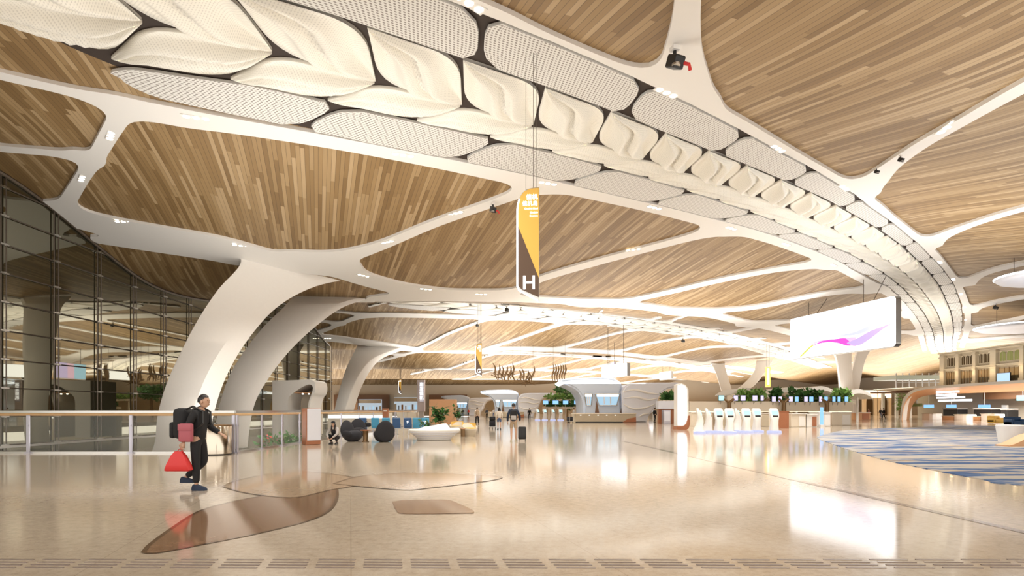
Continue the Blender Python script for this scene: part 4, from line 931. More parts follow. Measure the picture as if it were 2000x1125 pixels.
for i, (a, b, m_) in enumerate([(1403, 1414, 'screen_cyan'), (1432, 1441, 'screen_lilac'), (1446, 1456, 'screen_lilac'), (1469, 1479, 'screen_lilac'), (1485, 1491, 'screen_lilac'), (1507, 1515, 'screen_lilac'), (1520, 1527, 'screen_lilac'), (1540, 1548, 'screen_lilac'), (1552, 1559, 'screen_blue'),
                                (1570, 1577, 'screen_lilac'), (1580, 1588, 'screen_blue'), (1599, 1605, 'screen_lilac'), (1609, 1616, 'screen_blue'), (1625, 1631, 'screen_blue'), (1635, 1641, 'screen_blue'), (1649, 1656, 'screen_blue')]):
    v = 775 + (i > 4) * 2; monitor(a, b, v - 3, v + 8, FY - .2, m_, 'small %s monitor above the check-in fascias, %s from the left' % ({'screen_cyan': 'cyan', 'screen_lilac': 'lilac', 'screen_blue': 'blue'}[m_], nth(i + 1)), 'monitors above the check-in counters')
for i, (a, b) in enumerate([(1060, 1071), (1079, 1091), (1099, 1110), (1121, 1130), (1132, 1139)]): monitor(a, b, 782, 790, 82, 'screen_blue', 'blue monitor in the row left of the pod, %s from the left' % nth(i + 1), 'blue monitors left of the pod')
for i, (u, w) in enumerate([(1424, 'left'), (1531, 'middle'), (1615, 'right')]):
    b = P(u, 829, FY - .6); o = empty('tree_support', (b.x, b.y, 0), 'brown tree-shaped support between the cream fascias, %s one of three' % w, 'support'); top = P(u, 779, FY - .6).z
    bm = bmesh.new(); tube(bm, [(0, 0, 0), (0, 0, 1.6), (0, 0, 2.2)], [.30, .22, .2], 10); mk('trunk', bm, M['bronze'], o)
    for s in (-1, 1):
        bm = bmesh.new(); tube(bm, [(0, 0, 1.9), (s * .12, 0, 2.3), (s * .5, 0, top)], [.17, .15, .12], 8); mk('branch', bm, M['bronze'], o)
def wave_roof(u0, u1, v0, v1, Y, label, flip=1):
    a, b = P(u0, v1, Y), P(u1, v0, Y); L_, h = b.x - a.x, b.z - a.z; o = empty('canopy_roof', (a.x, Y, a.z), label, 'canopy'); up, dn = [], []
    for k in range(17):
        s = k / 16; z = h * (.35 + .65 * math.sin(PI * min(1, (s if flip > 0 else 1 - s) * 1.15)) ** .8); up.append(Vector((s * L_, 0, z))); dn.append(Vector((s * L_, 0, z - h * (.12 + .22 * math.sin(PI * s)))))
    bm = bmesh.new(); prism(bm, up + dn[::-1], (0, 5, 0)); mk('shell', bm, M['white'], o)
    for s in (.08, .92):
        bm = bmesh.new(); x = s * L_; z = [p for p in dn if abs(p.x - x) < L_ / 15][0].z; tube(bm, [(x, 2.5, z + .05), (x, 2.5, -a.z)], .14, 8); mk('post', bm, M['white'], o)
wave_roof(1428, 1500, 758, 776, FY + 5, 'low white wave roof behind the second fascia, left'); wave_roof(1500, 1582, 756, 782, FY + 7, 'white wave roof behind the fascias, middle', -1)
wave_roof(1570, 1645, 754, 776, FY + 10, 'white wave roof with green plants beneath, right of middle'); wave_roof(1640, 1705, 760, 785, FY + 8, 'white wave roof at the right end of the fascias', -1)
def desk(u0, u1, vt, vb, label, m1, m2):
    o, w, h = simple_box('check_in_desk', u0, u1, vt, vb, 1.6, M[m1], label, 'counter', None, 'check-in desks')
    bm = bmesh.new(); box(bm, (0, .75, h + .03), (w + .1, 1.75, .06), 0, .02); mk('worktop', bm, M['white'], o)
    bm = bmesh.new(); box(bm, (w * .22, -.02, h * .45), (w * .4, .05, h * .8)); mk('front_panel', bm, M[m2], o)
for q in [(1352, 1392, 806, 833, 'cream check-in desk behind the leftmost kiosks', 'cream', 'stone'), (1455, 1505, 808, 833, 'cream desk partly hidden behind the middle kiosks', 'cream', 'stone'), (1545, 1574, 809, 834, 'cream desk right of the terracotta box', 'cream', 'white'), (1576, 1596, 810, 834, 'desk with terracotta front in the counter row', 'white', 'terracotta'),
          (1599, 1622, 806, 833, 'white desk with a blue vertical notice', 'white', 'white'), (1625, 1663, 806, 831, 'cream desk at the right end of the counter row', 'cream', 'white'), (1667, 1700, 806, 820, 'distant brown counter right of the check-in desks', 'tan', 'terracotta')]: desk(*q)
p = G(1605, 834); o = empty('notice_stand', (p.x, p.y, 0), 'narrow blue vertical notice beside the white desk', 'sign'); bm = bmesh.new(); box(bm, (0, 0, .95), (.28, .06, 1.5), 0, .01); mk('panel', bm, M['screen_blue'], o); bm = bmesh.new(); box(bm, (0, 0, .1), (.34, .25, .2)); mk('base', bm, M['white'], o)
# inside of the pod bay, seen left of the totem
o, w, h = simple_box('shop_counter', 1286, 1324, 783, 799, 1.0, M['podwhite'], 'pale bulkhead in the bay left of the display totem', 'bulkhead', 60); bm = bmesh.new(); box(bm, (0, .5, -o.location.z / 2), (w * .9, .6, o.location.z)); mk('support', bm, M['terracotta'], o)
o, w, h = simple_box('vending_machine', 1296, 1310, 801, 828, .8, M['lilac_steel'], 'pale grey upright machine in the bay left of the totem', 'machine', 58.8); bm = bmesh.new(); box(bm, (0, -.02, h * .55), (w * .8, .05, h * .7)); mk('front_panel', bm, M['podwhite'], o)
# trees
def tree(u, v0, v1, vb, Y, w, label, m_='leaf', n=320):
    b = P(u, vb, Y); o = empty('tree', (b.x, Y, b.z), label, 'tree'); z0, z1 = P(u, v1, Y).z - b.z, P(u, v0, Y).z - b.z; bm = bmesh.new(); foliage(bm, (0, 0, (z0 + z1) / 2), (w, w, (z1 - z0) / 2), n, w * .45, rnd); mk('foliage', bm, M[m_], o, False, False)
    bm = bmesh.new(); tube(bm, [(0, 0, 0), (.1, 0, z0), (0, 0, z1 * .8)], [.16, .12, .05], 8); mk('trunk', bm, M['bronze'], o)
tree(1108, 755, 778, 816, 100, 1.9, 'bushy green tree left of the pod canopy'); tree(1165, 760, 775, 816, 110, 1.5, 'green tree hidden behind the pod')
# ------------------------------------------------------------------ hanging branch sculptures
def sculpture(u, v0, v1, Y, n, w, label, seed, straight=False):
    r = random.Random(seed); a, b = P(u, v0, Y), P(u, v1, Y); h = a.z - b.z; o = empty('hanging_sculpture', (a.x, Y, b.z), label, 'sculpture')
    for k in range(n):
        bm = bmesh.new(); x = ((k + .5) / n - .5) * w; z = h * (.5 if straight else r.uniform(.32, .6)); l = h * (.5 if straight else r.uniform(.3, .42)); tl = .12 if straight else r.uniform(-.5, .5)
        pts = [Vector((x + tl * l * s * .5 + (.12 * math.sin(s * 4)), (k % 3 - 1) * .25, z + l * s)) for s in np.linspace(-1, 1, 7)]; tube(bm, pts, [.03, .09, .13, .15, .14, .10, .03], 7)
        if not straight: tube(bm, [pts[3], pts[3] + Vector((r.choice((-.6, .6)), 0, -.5)), pts[3] + Vector((r.choice((-.8, .8)), 0, -1.1))], [.08, .10, .02], 6)
        mk('branch', bm, M['bronze'], o)
    bm = bmesh.new(); tube(bm, [(-w / 2, 0, h * .46), (w / 2, 0, h * .46)], .05, 6); mk('crossbar', bm, M['bronze'], o)
    for s in (-.4, .4):
        bm = bmesh.new(); tube(bm, [(s * w, 0, h * .46), (s * w, 0, zc(a.x + s * w, Y) - b.z)], .015, 4); mk('cable', bm, M['mullion'], o)
sculpture(985, 709, 750, 84, 6, 3.2, 'left bronze hanging branch sculpture above the distant pods', 2); sculpture(1029, 713, 753, 84, 5, 2.3, 'middle bronze hanging branch sculpture', 9)
sculpture(1092, 711, 746, 84, 6, 2.2, 'right hanging sculpture, a row of parallel bronze stalks', 4, True)
# ------------------------------------------------------------------ right side: portal, heritage facade, terrace
XP = 56.0
def R(u, v, X=XP): Y = F * X / (u - CX); return Vector((X, Y, CZ + (HV - v) / F * Y))
def portal():
    out = catmull(np.array([(1757, 821.9), (1760, 795), (1766, 776), (1780, 763), (1806, 756.5), (1850, 752), (1930, 746.5), (2060, 738)], float), 4); mid = catmull(np.array([(1761, 821.7), (1764, 796), (1771, 779), (1784, 767), (1808, 760.5), (1850, 757), (1930, 752), (2060, 744.5)], float), 4)
    inn = catmull(np.array([(1776, 821), (1779, 800), (1786, 786), (1796, 777), (1816, 771.5), (1850, 769.5), (1930, 766.5), (2060, 762)], float), 4)
    o = empty('gate_portal', (XP, R(1757, 822).y, 0), 'curved white gateway with orange inner lining at the far right', 'gateway'); b = o.location
    A = [R(*p) - b for p in out]; B = [R(*p) - b for p in mid]; Cc = [R(*p, XP + 4) - b for p in inn]
    for q in (A, B, Cc): q[0].z = 0
    bm = bmesh.new(); n = len(A); va = [bm.verts.new(p) for p in A]; vb = [bm.verts.new(p) for p in B]; vc = [bm.verts.new(p + Vector((1.0, 0, 0))) for p in A]
    for i in range(n - 1): bm.faces.new((va[i], va[i + 1], vb[i + 1], vb[i])); bm.faces.new((va[i], vc[i], vc[i + 1], va[i + 1]))
    mk('frame', bm, M['white'], o, True)
    bm = bmesh.new(); vb = [bm.verts.new(p) for p in B]; vc = [bm.verts.new(p) for p in Cc]
    for i in range(n - 1): bm.faces.new((vb[i], vb[i + 1], vc[i + 1], vc[i]))
    mk('lining', bm, M['sofit'], o, True)
    bm = bmesh.new(); box(bm, (10, -24, 4.3), (12, 74, .2)); mk('hall_ceiling', bm, M['brownwall'], o)
    bm = bmesh.new(); box(bm, (10.5, -28, 3.55), (.3, 52, 1.25)); mk('bulkhead', bm, M['brownwall'], o)
    return o
portal()
lamp('gateway_fill', 'AREA', (62.5, 62, 4.1), 3200, (1, .95, .88), 4, (0, 0, 0), sizey=30)  # area lamp added to brighten the gateway interior
def rbox(name, u0, u1, v0, v1, X, m_, dep=.2):
    a, b = R(u0, v1, X), R(u1, v1, X); zt, zb = R((u0 + u1) / 2, v0, X).z, R((u0 + u1) / 2, v1, X).z; return (X, (a.y + b.y) / 2, max(0, zb)), abs(a.y - b.y), zt - max(0, zb)
bm = bmesh.new(); box(bm, (70, 62, 2.2), (.3, 70, 4.4)); struct(mk('wall_gate', bm, M['cream']))
def rthing(name, u0, u1, v0, v1, X, m_, label, cat, dep=.3, part='panel', group=None):
    c, w, h = rbox(name, u0, u1, v0, v1, X, m_); o = empty(name, c, label, cat, group); bm = bmesh.new(); box(bm, (dep / 2, 0, h / 2), (dep, w, h), 0, min(.03, h * .1)); mk(part, bm, M[m_], o)
    if name in ('exit_sign', 'blue_display', 'lit_wall_sign') : bm = bmesh.new(); tube(bm, [(dep / 2, 0, h * .9), (dep / 2, 0, 4.22 - c[2])], .03, 6); mk('hanger', bm, M['steel'], o)
    return o, w, h
rows = [(1829, 1873, 763.5, 767.5), (1829, 1868, 769, 773), (1830, 1884, 774.5, 778), (1833, 1898, 780, 784)]
o = empty('lit_wall_sign', R(1862, 784, 57.5), 'lit multi-row white sign with a green line above the gateway counters', 'sign')
for i, (a, b, c, d) in enumerate(rows):
    p0, w, h = rbox('', a, b, c, d, 57.5, 0); bm = bmesh.new(); box(bm, (0, p0[1] - o.location.y, p0[2] - o.location.z + h / 2), (.15, w, h), 0, .02); q = mk('lit_row', bm, M['lit_white'], o)
    text_mesh('\u503c\u673a\u67dc\u53f0 \u2190 \u2192' if i < 2 else 'Check-in Counters', h * .8, M['g_teal'] if 'g_teal' in M else M['screen_cyan'], q, Matrix.Translation((-.09, p0[1] - o.location.y, p0[2] - o.location.z + h / 2)) @ Matrix.Rotation(-PI / 2, 4, 'Z') @ Matrix.Rotation(PI / 2, 4, 'X'))
bm = bmesh.new(); tube(bm, [(.1, 0, .1), (.1, 0, 4.3 - o.location.z)], .05, 6); mk('hanger', bm, M['steel'], o)
rthing('lit_wall_sign', 1985, 2006, 772, 782.5, 64, 'screen_cyan', 'round teal and white lit sign at the right edge', 'sign'); rthing('exit_sign', 1780, 1798, 788, 794, 62, 'greenglass', 'small yellow green sign over the door at the left end of the gateway', 'sign')
for i, (a, b) in enumerate([(1804, 1822), (1848, 1866), (1910, 1932)]): rthing('blue_display', a, b, 790.5, 796.5, 66, 'screen_blue', 'blue display hanging over the gateway counters, %s of three from the left' % nth(i + 1), 'display', .2, 'display', 'blue displays in the gateway')
for i, (a, b, vt, vb, m_, lab) in enumerate([(1801, 1824, 808, 820.5, 'white', 'white curved counter nearest the gateway jamb'), (1840, 1864, 813, 822, 'tan', 'tan counter left of the first white gateway desk'), (1864, 1890, 810, 822, 'white', 'white curved desk in the middle of the gateway'), (1900, 1916, 814, 823, 'tan', 'tan counter right of the middle gateway desk'),
                                           (1916, 1944, 809, 823, 'white', 'white curved desk at the right of the gateway')]):
    c, w, h = rbox('', a, b, vt, vb, 61.2, 0); o = empty('gate_counter', (61.2, c[1], 0), lab, 'counter', 'gateway counters'); bm = bmesh.new(); prism(bm, [Vector((x, y * w, 0)) for x, y in ((0, -.4), (-.15, -.2), (-.15, .25), (0, .5), (1.2, .5), (1.2, -.5), (.4, -.5))], (0, 0, h)); mk('front', bm, M[m_], o)
    bm = bmesh.new(); box(bm, (.5, 0, h + .03), (1.3, w * 1.02, .06), 0, .02); mk('worktop', bm, M['stone'], o)
for i, (a, b, vt) in enumerate([(1842, 1870, 800), (1902, 1936, 800), (1955, 1967, 801)]):
    o, w, h = rthing('security_scanner', a, b, vt, 818, 64.5, 'black', 'dark baggage scanner in the gateway, %s of three from the left' % nth(i + 1), 'scanner', 1.5, 'body', 'scanners in the gateway'); bm = bmesh.new(); box(bm, (.7, 0, h + .1), (1.6, w * 1.05, .2), 0, .05); mk('top', bm, M['greycloth'], o)
o, w, h = rthing('arch_niche', 1956, 1966, 791, 801, 68, 'white', 'small white arched niche in the gateway wall', 'niche', .3); 
# heritage facade
FX = 58.0
def facade():
    y0, y1 = R(1838, 700, FX).y, 52.0; L_ = y0 - y1; zb, zt = 4.7, 8.75; o = empty('heritage_facade', (FX, (y0 + y1) / 2, zb), 'pale stone facade with arched windows on the upper storey at far right', 'facade'); oy = o.location.y
    bm = bmesh.new(); box(bm, (1.2, 0, (zt - zb) / 2), (2.0, L_, zt - zb)); mk('wall', bm, M['stone'], o)
    bm = bmesh.new()
    for z, h, d in ((zt - zb + .08, .22, .5), (zt - zb + .28, .14, .75), (zt - zb - .35, .12, .3)): box(bm, (.2 - d / 2 + .2, 0, z), (d, L_ + .3, h), 0, .03)
    mk('cornice', bm, M['stone_l'], o)
    bm = bmesh.new(); box(bm, (.05, 0, 2.15), (.4, L_, .16), 0, .02); box(bm, (.1, 0, 2.0), (.3, L_, .16)); mk('string_course', bm, M['stone_l'], o)
    def yy(u): return R(u, 700, FX).y - oy
    for a, b in ((1838, 1846), (1868, 1875), (1902, 1908), (1936, 1948), (1994, 2002)):
        bm = bmesh.new(); w = abs(yy(a) - yy(b)); box(bm, (0, (yy(a) + yy(b)) / 2, (zt - zb) / 2), (.45, w, zt - zb), 0, .04); box(bm, (0, (yy(a) + yy(b)) / 2, 1.9), (.6, w * 1.2, .15)); box(bm, (0, (yy(a) + yy(b)) / 2, 3.75), (.6, w * 1.2, .2)); box(bm, (0, (yy(a) + yy(b)) / 2, .2), (.6, w * 1.2, .4)); mk('pilaster', bm, M['stone_l'], o)
        lamp('facade_lamp', 'POINT', (FX - .9, (yy(a) + yy(b)) / 2 + oy, zb + 1.5), 14, (1, .75, .45), .1)
    for a, b, n, g in ((1848, 1867, 3, 0), (1876, 1901, 3, 0), (1910, 1935, 3, 0), (1950, 1993, 3, 1), (2004, 2040, 3, 1)):
        ya, yb = yy(a), yy(b); bw = abs(ya - yb)
        for k in range(n):
            yc = ya + (yb - ya) * (k + .5) / n; w = bw / n * .8; bm = bmesh.new(); pts = [(-.5, 2.55), (.5, 2.55), (.5, 3.35)] + [(.5 * math.cos(t), 3.35 + .34 * math.sin(t)) for t in np.linspace(.3, PI - .3, 7)] + [(-.5, 3.35)]
            prism(bm, [Vector((.10, yc + x * w, z)) for x, z in pts], (.15, 0, 0)); wd = mk('window', bm, M['greenglass'] if g else M['glassamber'], o)
            bm = bmesh.new(); pp = [Vector((.12, yc + x * w * 1.12, z + (.05 if z > 3 else -.02))) for x, z in pts]
            for q0, q1 in zip(pp, pp[1:] + pp[:1]): tube(bm, [q0, q1], .03, 5)
            tube(bm, [(.09, yc, 2.55), (.09, yc, 3.6)], .015, 5); mk('window_frame', bm, M['stone_l'], wd)
        bm = bmesh.new(); box(bm, (.12, (ya + yb) / 2, 1.25), (.2, bw * .92, .85)); sh = mk('shop_window', bm, M['shop'], o)
        bm = bmesh.new(); box(bm, (.12, (ya + yb) / 2, .42), (.2, bw * .92, .8)); mk('shop_door', bm, M['glassdark'], o)
        bm = bmesh.new()
        for k in range(5): box(bm, (.0, ya + (yb - ya) * (.06 + .88 * k / 4), .9), (.06, .06, 1.75))
        mk('glazing_bar', bm, M['bronze'], sh)
    a = R(1947, 728, FX - .5); p = empty('blue_display', (FX - .6, R(1961, 735, FX - .6).y, 4.7), 'bright blue screen standing at the foot of the stone facade', 'screen'); bm = bmesh.new(); box(bm, (0, 0, .55), (.15, 1.75, 1.1), 0, .02); mk('case', bm, M['black'], p); bm = bmesh.new(); box(bm, (-.09, 0, .55), (.03, 1.68, 1.02)); mk('display', bm, M['screen_blue2'], p)
M['stone_l'] = mat('light_stone_trim', (.56, .49, .37), .7); M['glassamber'] = mat('amber_dark_glass', (.07, .045, .02), .5, spec=.2); M['shop'] = mat('amber_lit_shop', (.3, .17, .07), .5, emit=(.75, .42, .14), es=.22); M['screen_blue2'] = glow('sky_blue_screen', (.45, .65, .98), 1.1)
bm = bmesh.new(); box(bm, (66, 56, 4.55), (18, 64, .3)); struct(mk('floor_gallery', bm, M['cream'])); facade()
bm = bmesh.new(); box(bm, (70, 66, 6.8), (.3, 44, 4.2)); struct(mk('wall_gallery', bm, M['stone']))
def terrace():
    Y = 96.0; a, b = P(1750, 755, Y), P(1842, 755, Y); o = empty('terrace', ((a.x + b.x) / 2, Y, 0), 'open steel terrace with railing left of the stone facade', 'terrace'); w = b.x - a.x; z = a.z - .4
    bm = bmesh.new(); box(bm, (0, 3, z), (w, 6, .35)); mk('deck', bm, M['steelgreen'], o); bm = bmesh.new(); box(bm, (0, 3, z + 2.0), (w, 6, .7)); mk('lattice', bm, M['steelgreen'], o)
    for k in range(8):
        bm = bmesh.new(); x = (-.5 + k / 7) * w * .98; box(bm, (x, .1, z + 1.3), (.12, .12, 2.8)); mk('post', bm, M['steel'], o)
    for k in range(4):
        bm = bmesh.new(); x = (-.45 + k * .3) * w; box(bm, (x, 4, z / 2), (.4, .4, z)); mk('leg', bm, M['white'], o)
    bm = bmesh.new(); box(bm, (0, .05, z + 1.1), (w, .06, .08)); mk('rail', bm, M['steel'], o)
    bm = bmesh.new(); foliage(bm, (-w * .38, 0, z - 1.8), (.8, .6, 1.8), 160, .5, rnd); mk('hanging_plant', bm, M['leaf_light'], o, False, False)
M['steelgreen'] = mat('grey_green_steel', (.22, .23, .18), .5, .3); terrace()
# distant arched wall
for i, u in enumerate((1728, 1700)):
    Y = 150; a = P(u, 806, Y); o = empty('arched_bay', (a.x, Y, 0), 'distant cream arched wall bay, %s of two' % ('right' if i == 0 else 'left'), 'wall bay', None); h = P(u, 762, Y).z; w = 1.8
    bm = bmesh.new(); prism(bm, [Vector(p) for p in [(-w, 0, 0), (-w, 0, h), (w, 0, h), (w, 0, 0), (w * .6, 0, 0), (w * .6, 0, h * .5)] + [(w * .6 * math.cos(t), 0, h * .5 + h * .32 * math.sin(t)) for t in np.linspace(.2, PI - .2, 8)] + [(-w * .6, 0, h * .5), (-w * .6, 0, 0)]], (0, .8, 0)); mk('arch', bm, M['cream'], o); bm = bmesh.new(); box(bm, (0, .7, h * .4), (w * 1.2, .1, h * .8)); mk('infill', bm, M['glassamber'], o)
M['shoplit'] = mat('pale_lit_shop', (.5, .55, .6), .5, emit=(.62, .72, .80), es=.4)
# shops along the far wall
for i, (a, b, v0, v1, m_, lab) in enumerate([(652, 760, 771, 780, 'brownwall', 'dark shop window band at the far end, left'), (838, 912, 771, 779, 'brownwall', 'dark shop window band at the far end, right'), (770, 815, 776, 797, 'shoplit', 'bright pale blue shop front at the far end'), (700, 745, 780, 795, 'shoplit', 'pale lit shop front behind the rail posts, far end'), (672, 698, 782, 797, 'tan', 'brown arched kiosk at the far end, left of the lit shop front')]):
    o, w, h = simple_box('far_shop_front', a, b, v0, 808, .8, M[m_], lab, 'shop front', 214.6 - .9 * i)
    if m_ == 'shoplit':
        bm = bmesh.new(); box(bm, (0, -.03, h * .86), (w, .05, h * .24)); mk('header', bm, M['cream'], o); r = random.Random(i)
        for k in range(7): bm = bmesh.new(); box(bm, ((k / 6 - .5) * w * .9, -.03, h * .3), (w * r.uniform(.03, .10), .05, h * r.uniform(.3, .6))); mk('shelf_display', bm, M[r.choice(['white', 'glassdark', 'tan', 'screen_pale', 'greycloth'])], o)
# ------------------------------------------------------------------ seating corner by the balustrade
def gpt(u, v): p = G(u, v); return (p.x, p.y, 0)
p = gpt(423.5, 887.5); o = empty('waste_bin', p, 'cylindrical polished steel waste bin with brown top by the balustrade', 'bin'); w = 27 / F * p[1]
bm = bmesh.new(); lathe(bm, [(w * .98, .03), (w, .04), (w, .93), (w * .97, .95)], (0, 0, 0), 40); mk('drum', bm, M['mirror_steel'], o, math.radians(40))
bm = bmesh.new(); lathe(bm, [(w * .9, .0), (w * .95, .0), (w * .95, .04)], (0, 0, 0), 40); mk('foot', bm, M['black'], o)
bm = bmesh.new(); lathe(bm, [(w * .96, .94), (w * .99, .95), (w * .99, .99), (w * .5, 1.01)], (0, 0, 0), 40); mk('lid', bm, M['bronze'], o); bm = bmesh.new(); box(bm, (-.2, -.1, 1.02), (w * .9, .3, .03), .2, .01); mk('opening', bm, M['black'], o)
p = gpt(612, 869); o = empty('information_pillar', p, 'square information pillar, terracotta on its left side and white on its face', 'pillar', None, math.radians(36)); a_ = .50
bm = bmesh.new(); box(bm, (0, .30, .78), (.62, .60, 1.54), 0, .01); mk('body', bm, M['terracotta'], o)
bm = bmesh.new(); box(bm, (.02, -.012, .86), (.56, .03, 1.34), 0, .01); f_ = mk('face_panel', bm, M['podwhite'], o)
bm = bmesh.new(); box(bm, (.315, .30, .86), (.03, .56, 1.34), 0, .01); f2 = mk('side_panel', bm, M['podwhite'], o)
for k in range(2):
    bm = bmesh.new(); box(bm, (.335, .42, 1.2 - .2 * k), (.02, .22, .16)); mk('pictogram_plate', bm, M['greycloth'], f2)
    bm = bmesh.new(); box(bm, (.35, .42, 1.2 - .2 * k), (.02, .10, .05)); mk('pictogram', bm, M['white'], f2)
def egg_chair(u, v, rz, label, s=1.0):
    o = empty('lounge_chair', gpt(u, v), label, 'armchair', None, rz)
    bm = bmesh.new(); bmesh.ops.create_uvsphere(bm, u_segments=24, v_segments=14, radius=1)
    for q in bm.verts: q.co = Vector((q.co.x * .44, q.co.y * .40, q.co.z * .27 + .24 + .10 * max(0, -q.co.y) * (q.co.z > 0))); q.co.z = max(q.co.z, 0)
    mk('seat', bm, M['charcoal'], o, True)
    bm = bmesh.new(); bmesh.ops.create_uvsphere(bm, u_segments=24, v_segments=16, radius=1)
    for q in bm.verts:
        z = q.co.z * .50 + .50; q.co = Vector((q.co.x * .45 * (1.0 - .12 * abs(q.co.z)), q.co.y * .13 + .30 + .16 * (z - .3), max(z, 0)))
    mk('backrest', bm, M['charcoal'], o, True)
    for sx in (-1, 1):
        bm = bmesh.new(); bmesh.ops.create_uvsphere(bm, u_segments=14, v_segments=10, radius=1)
        for q in bm.verts: q.co = Vector((q.co.x * .10 + sx * .38, q.co.y * .34 + .02, q.co.z * .16 + .36))
        mk('armrest', bm, M['charcoal'], o, True)
    return o
egg_chair(689, 862, math.radians(62), 'dark charcoal lounge chair on the left of the small round table'); egg_chair(750, 863, math.radians(-158), 'dark charcoal lounge chair on the right of the small table, seen from behind')
egg_chair(700, 853, math.radians(20), 'dark grey lounge chair half hidden behind the left lounge chair')
o = empty('side_table', gpt(714, 863), 'small round brown side table between the dark lounge chairs', 'table'); bm = bmesh.new(); lathe(bm, [(.16, 0), (.17, .02), (.11, .06), (.13, .50), (.16, .52)], (0, 0, 0), 20); mk('pedestal', bm, M['bronze'], o, True); bm = bmesh.new(); lathe(bm, [(.02, .52), (.24, .52), (.25, .535), (.24, .56)], (0, 0, 0), 28); mk('top', bm, M['terracotta'], o)
# seated row
def seat_unit(u, v, m_, label, mark=None):
    x, y, _ = gpt(u, v); o = empty('airport_seat', (x, y, 0), label, 'seat', 'beam seats in a row before the balustrade')
    bm = bmesh.new(); box(bm, (0, .0, .44), (.47, .50, .10), 0, .03, .08); mk('seat', bm, M[m_], o)
    bm = bmesh.new(); box(bm, (0, -.27, .73), (.48, .08, .56), 0, .035, .16); b = mk('backrest', bm, M[m_], o)
    bm = bmesh.new(); box(bm, (.25, -.02, .62), (.05, .42, .03), 0, .01); box(bm, (.25, -.15, .50), (.04, .05, .24)); mk('armrest', bm, M['steel'], o)
    bm = bmesh.new(); box(bm, (0, 0, .35), (.51, .08, .08)); box(bm, (0, 0, .18), (.06, .06, .34)); box(bm, (0, 0, .015), (.07, .55, .03)); mk('frame', bm, M['steel'], o)
    if mark:
        bm = bmesh.new()
        if mark == 'heart': bm.faces.new([bm.verts.new((a * .12, -.335 + .02 * 0 - .02 * b, .75 + b * .12)) for a, b in ((0, -.8), (.75, 0), (.6, .6), (.25, .6), (0, .3), (-.25, .6), (-.6, .6), (-.75, 0))])
        else: bm.faces.new([bm.verts.new((a * .12, -.335 - .02 * b, .75 + b * .14)) for a, b in ((-.2, -.8), (.1, -.1), (.6, 0), (.2, .3), (.4, .8), (-.1, .4), (-.5, .3), (-.3, 0))])
        mk('printed_mark', bm, M['lit_white'], b)
for i, (u, m_, lab, mk_) in enumerate([(711, 'seat_navy', 'dark blue seat at the left end of the row, behind the lounge chairs', None), (735, 'seat_sky', 'light blue seat, second from the left in the row', None), (756, 'seat_sky', 'light blue seat, third from the left, behind the right lounge chair', None), (776, 'seat_navy', 'dark blue plain seat, fourth from the left in the row', None),
                                       (798, 'seat_navy', 'dark blue seat with a small white mark on its back', 'x'), (815, 'seat_sky', 'light blue plain seat between the two marked seats', None), (832, 'seat_sky', 'light blue seat with a white heart at the right end', 'heart')]): seat_unit(u, 848, m_, lab, mk_)
# seat backs face the camera: rails and boards behind them
o, w, h = simple_box('sign_board', 747, 758, 798, 816, .2, M['terracotta'], 'dark red notice board behind the blue seats', 'sign', 41, None); bm = bmesh.new(); box(bm, (0, .1, -o.location.z / 2), (.08, .08, o.location.z)); mk('post', bm, M['steel'], o); bm = bmesh.new(); box(bm, (0, -.015, h * .75), (w * .6, .02, h * .12)); mk('lettering_bar', bm, M['white'], o)
simple_box('planter_wall', 775, 813, 805, 832, 2.5, M['cream'], 'low cream planter wall behind the seat row', 'planter'); simple_box('partition', 838, 890, 780, 829, 1.2, M['tan'], 'brown veneer partition box behind the plants', 'partition', 50); 
o, w, h = simple_box('information_totem', 815, 829, 742, 804, .5, M['pinkgrey'] if 'pinkgrey' in M else M['greycloth'], 'tall mauve grey information totem with white vertical lettering', 'sign', 52); bm = bmesh.new(); box(bm, (0, .25, -o.location.z / 2), (w * .7, .3, o.location.z + .01)); mk('base', bm, M['greycloth'], o)
bm = bmesh.new(); box(bm, (w * .1, -.02, h * .62), (w * .62, .04, h * .62), 0, .02); pn = mk('text_panel', bm, M['lilac_steel'], o)
for k, ch in enumerate('\u51fa\u53d1\u503c\u673a'): text_mesh(ch, h * .13, M['lit_white'], pn, face_cam(w * .1, -.05, h * (.85 - .14 * k)))
def planter_bowl():
    o = empty('planter_bowl', gpt(848, 859), 'large white sculpted boat-shaped planter in the seating corner', 'planter')
    bm = bmesh.new(); lathe(bm, [(.9, 0), (1.0, .03), (.98, .10), (1.18, .24), (1.38, .38), (1.52, .47), (1.42, .52), (1.0, .50), (.7, .62), (.55, .66)], (0, 0, 0), 40, .86, .6)
    for q in bm.verts:
        if q.co.z > .5: q.co.z += .42 * max(0, q.co.x * .8) * (1 if q.co.z > .55 else .2)
    mk('bowl', bm, M['white'], o, True); bm = bmesh.new()
    for k in range(4): lathe(bm, [(1.02 + .13 * k, .10 + .085 * k), (1.05 + .13 * k, .12 + .085 * k), (1.05 + .13 * k, .14 + .085 * k)], (0, 0, 0), 40, .86, .6)
    mk('rib', bm, M['podwhite'], o)
    return o
planter_bowl()
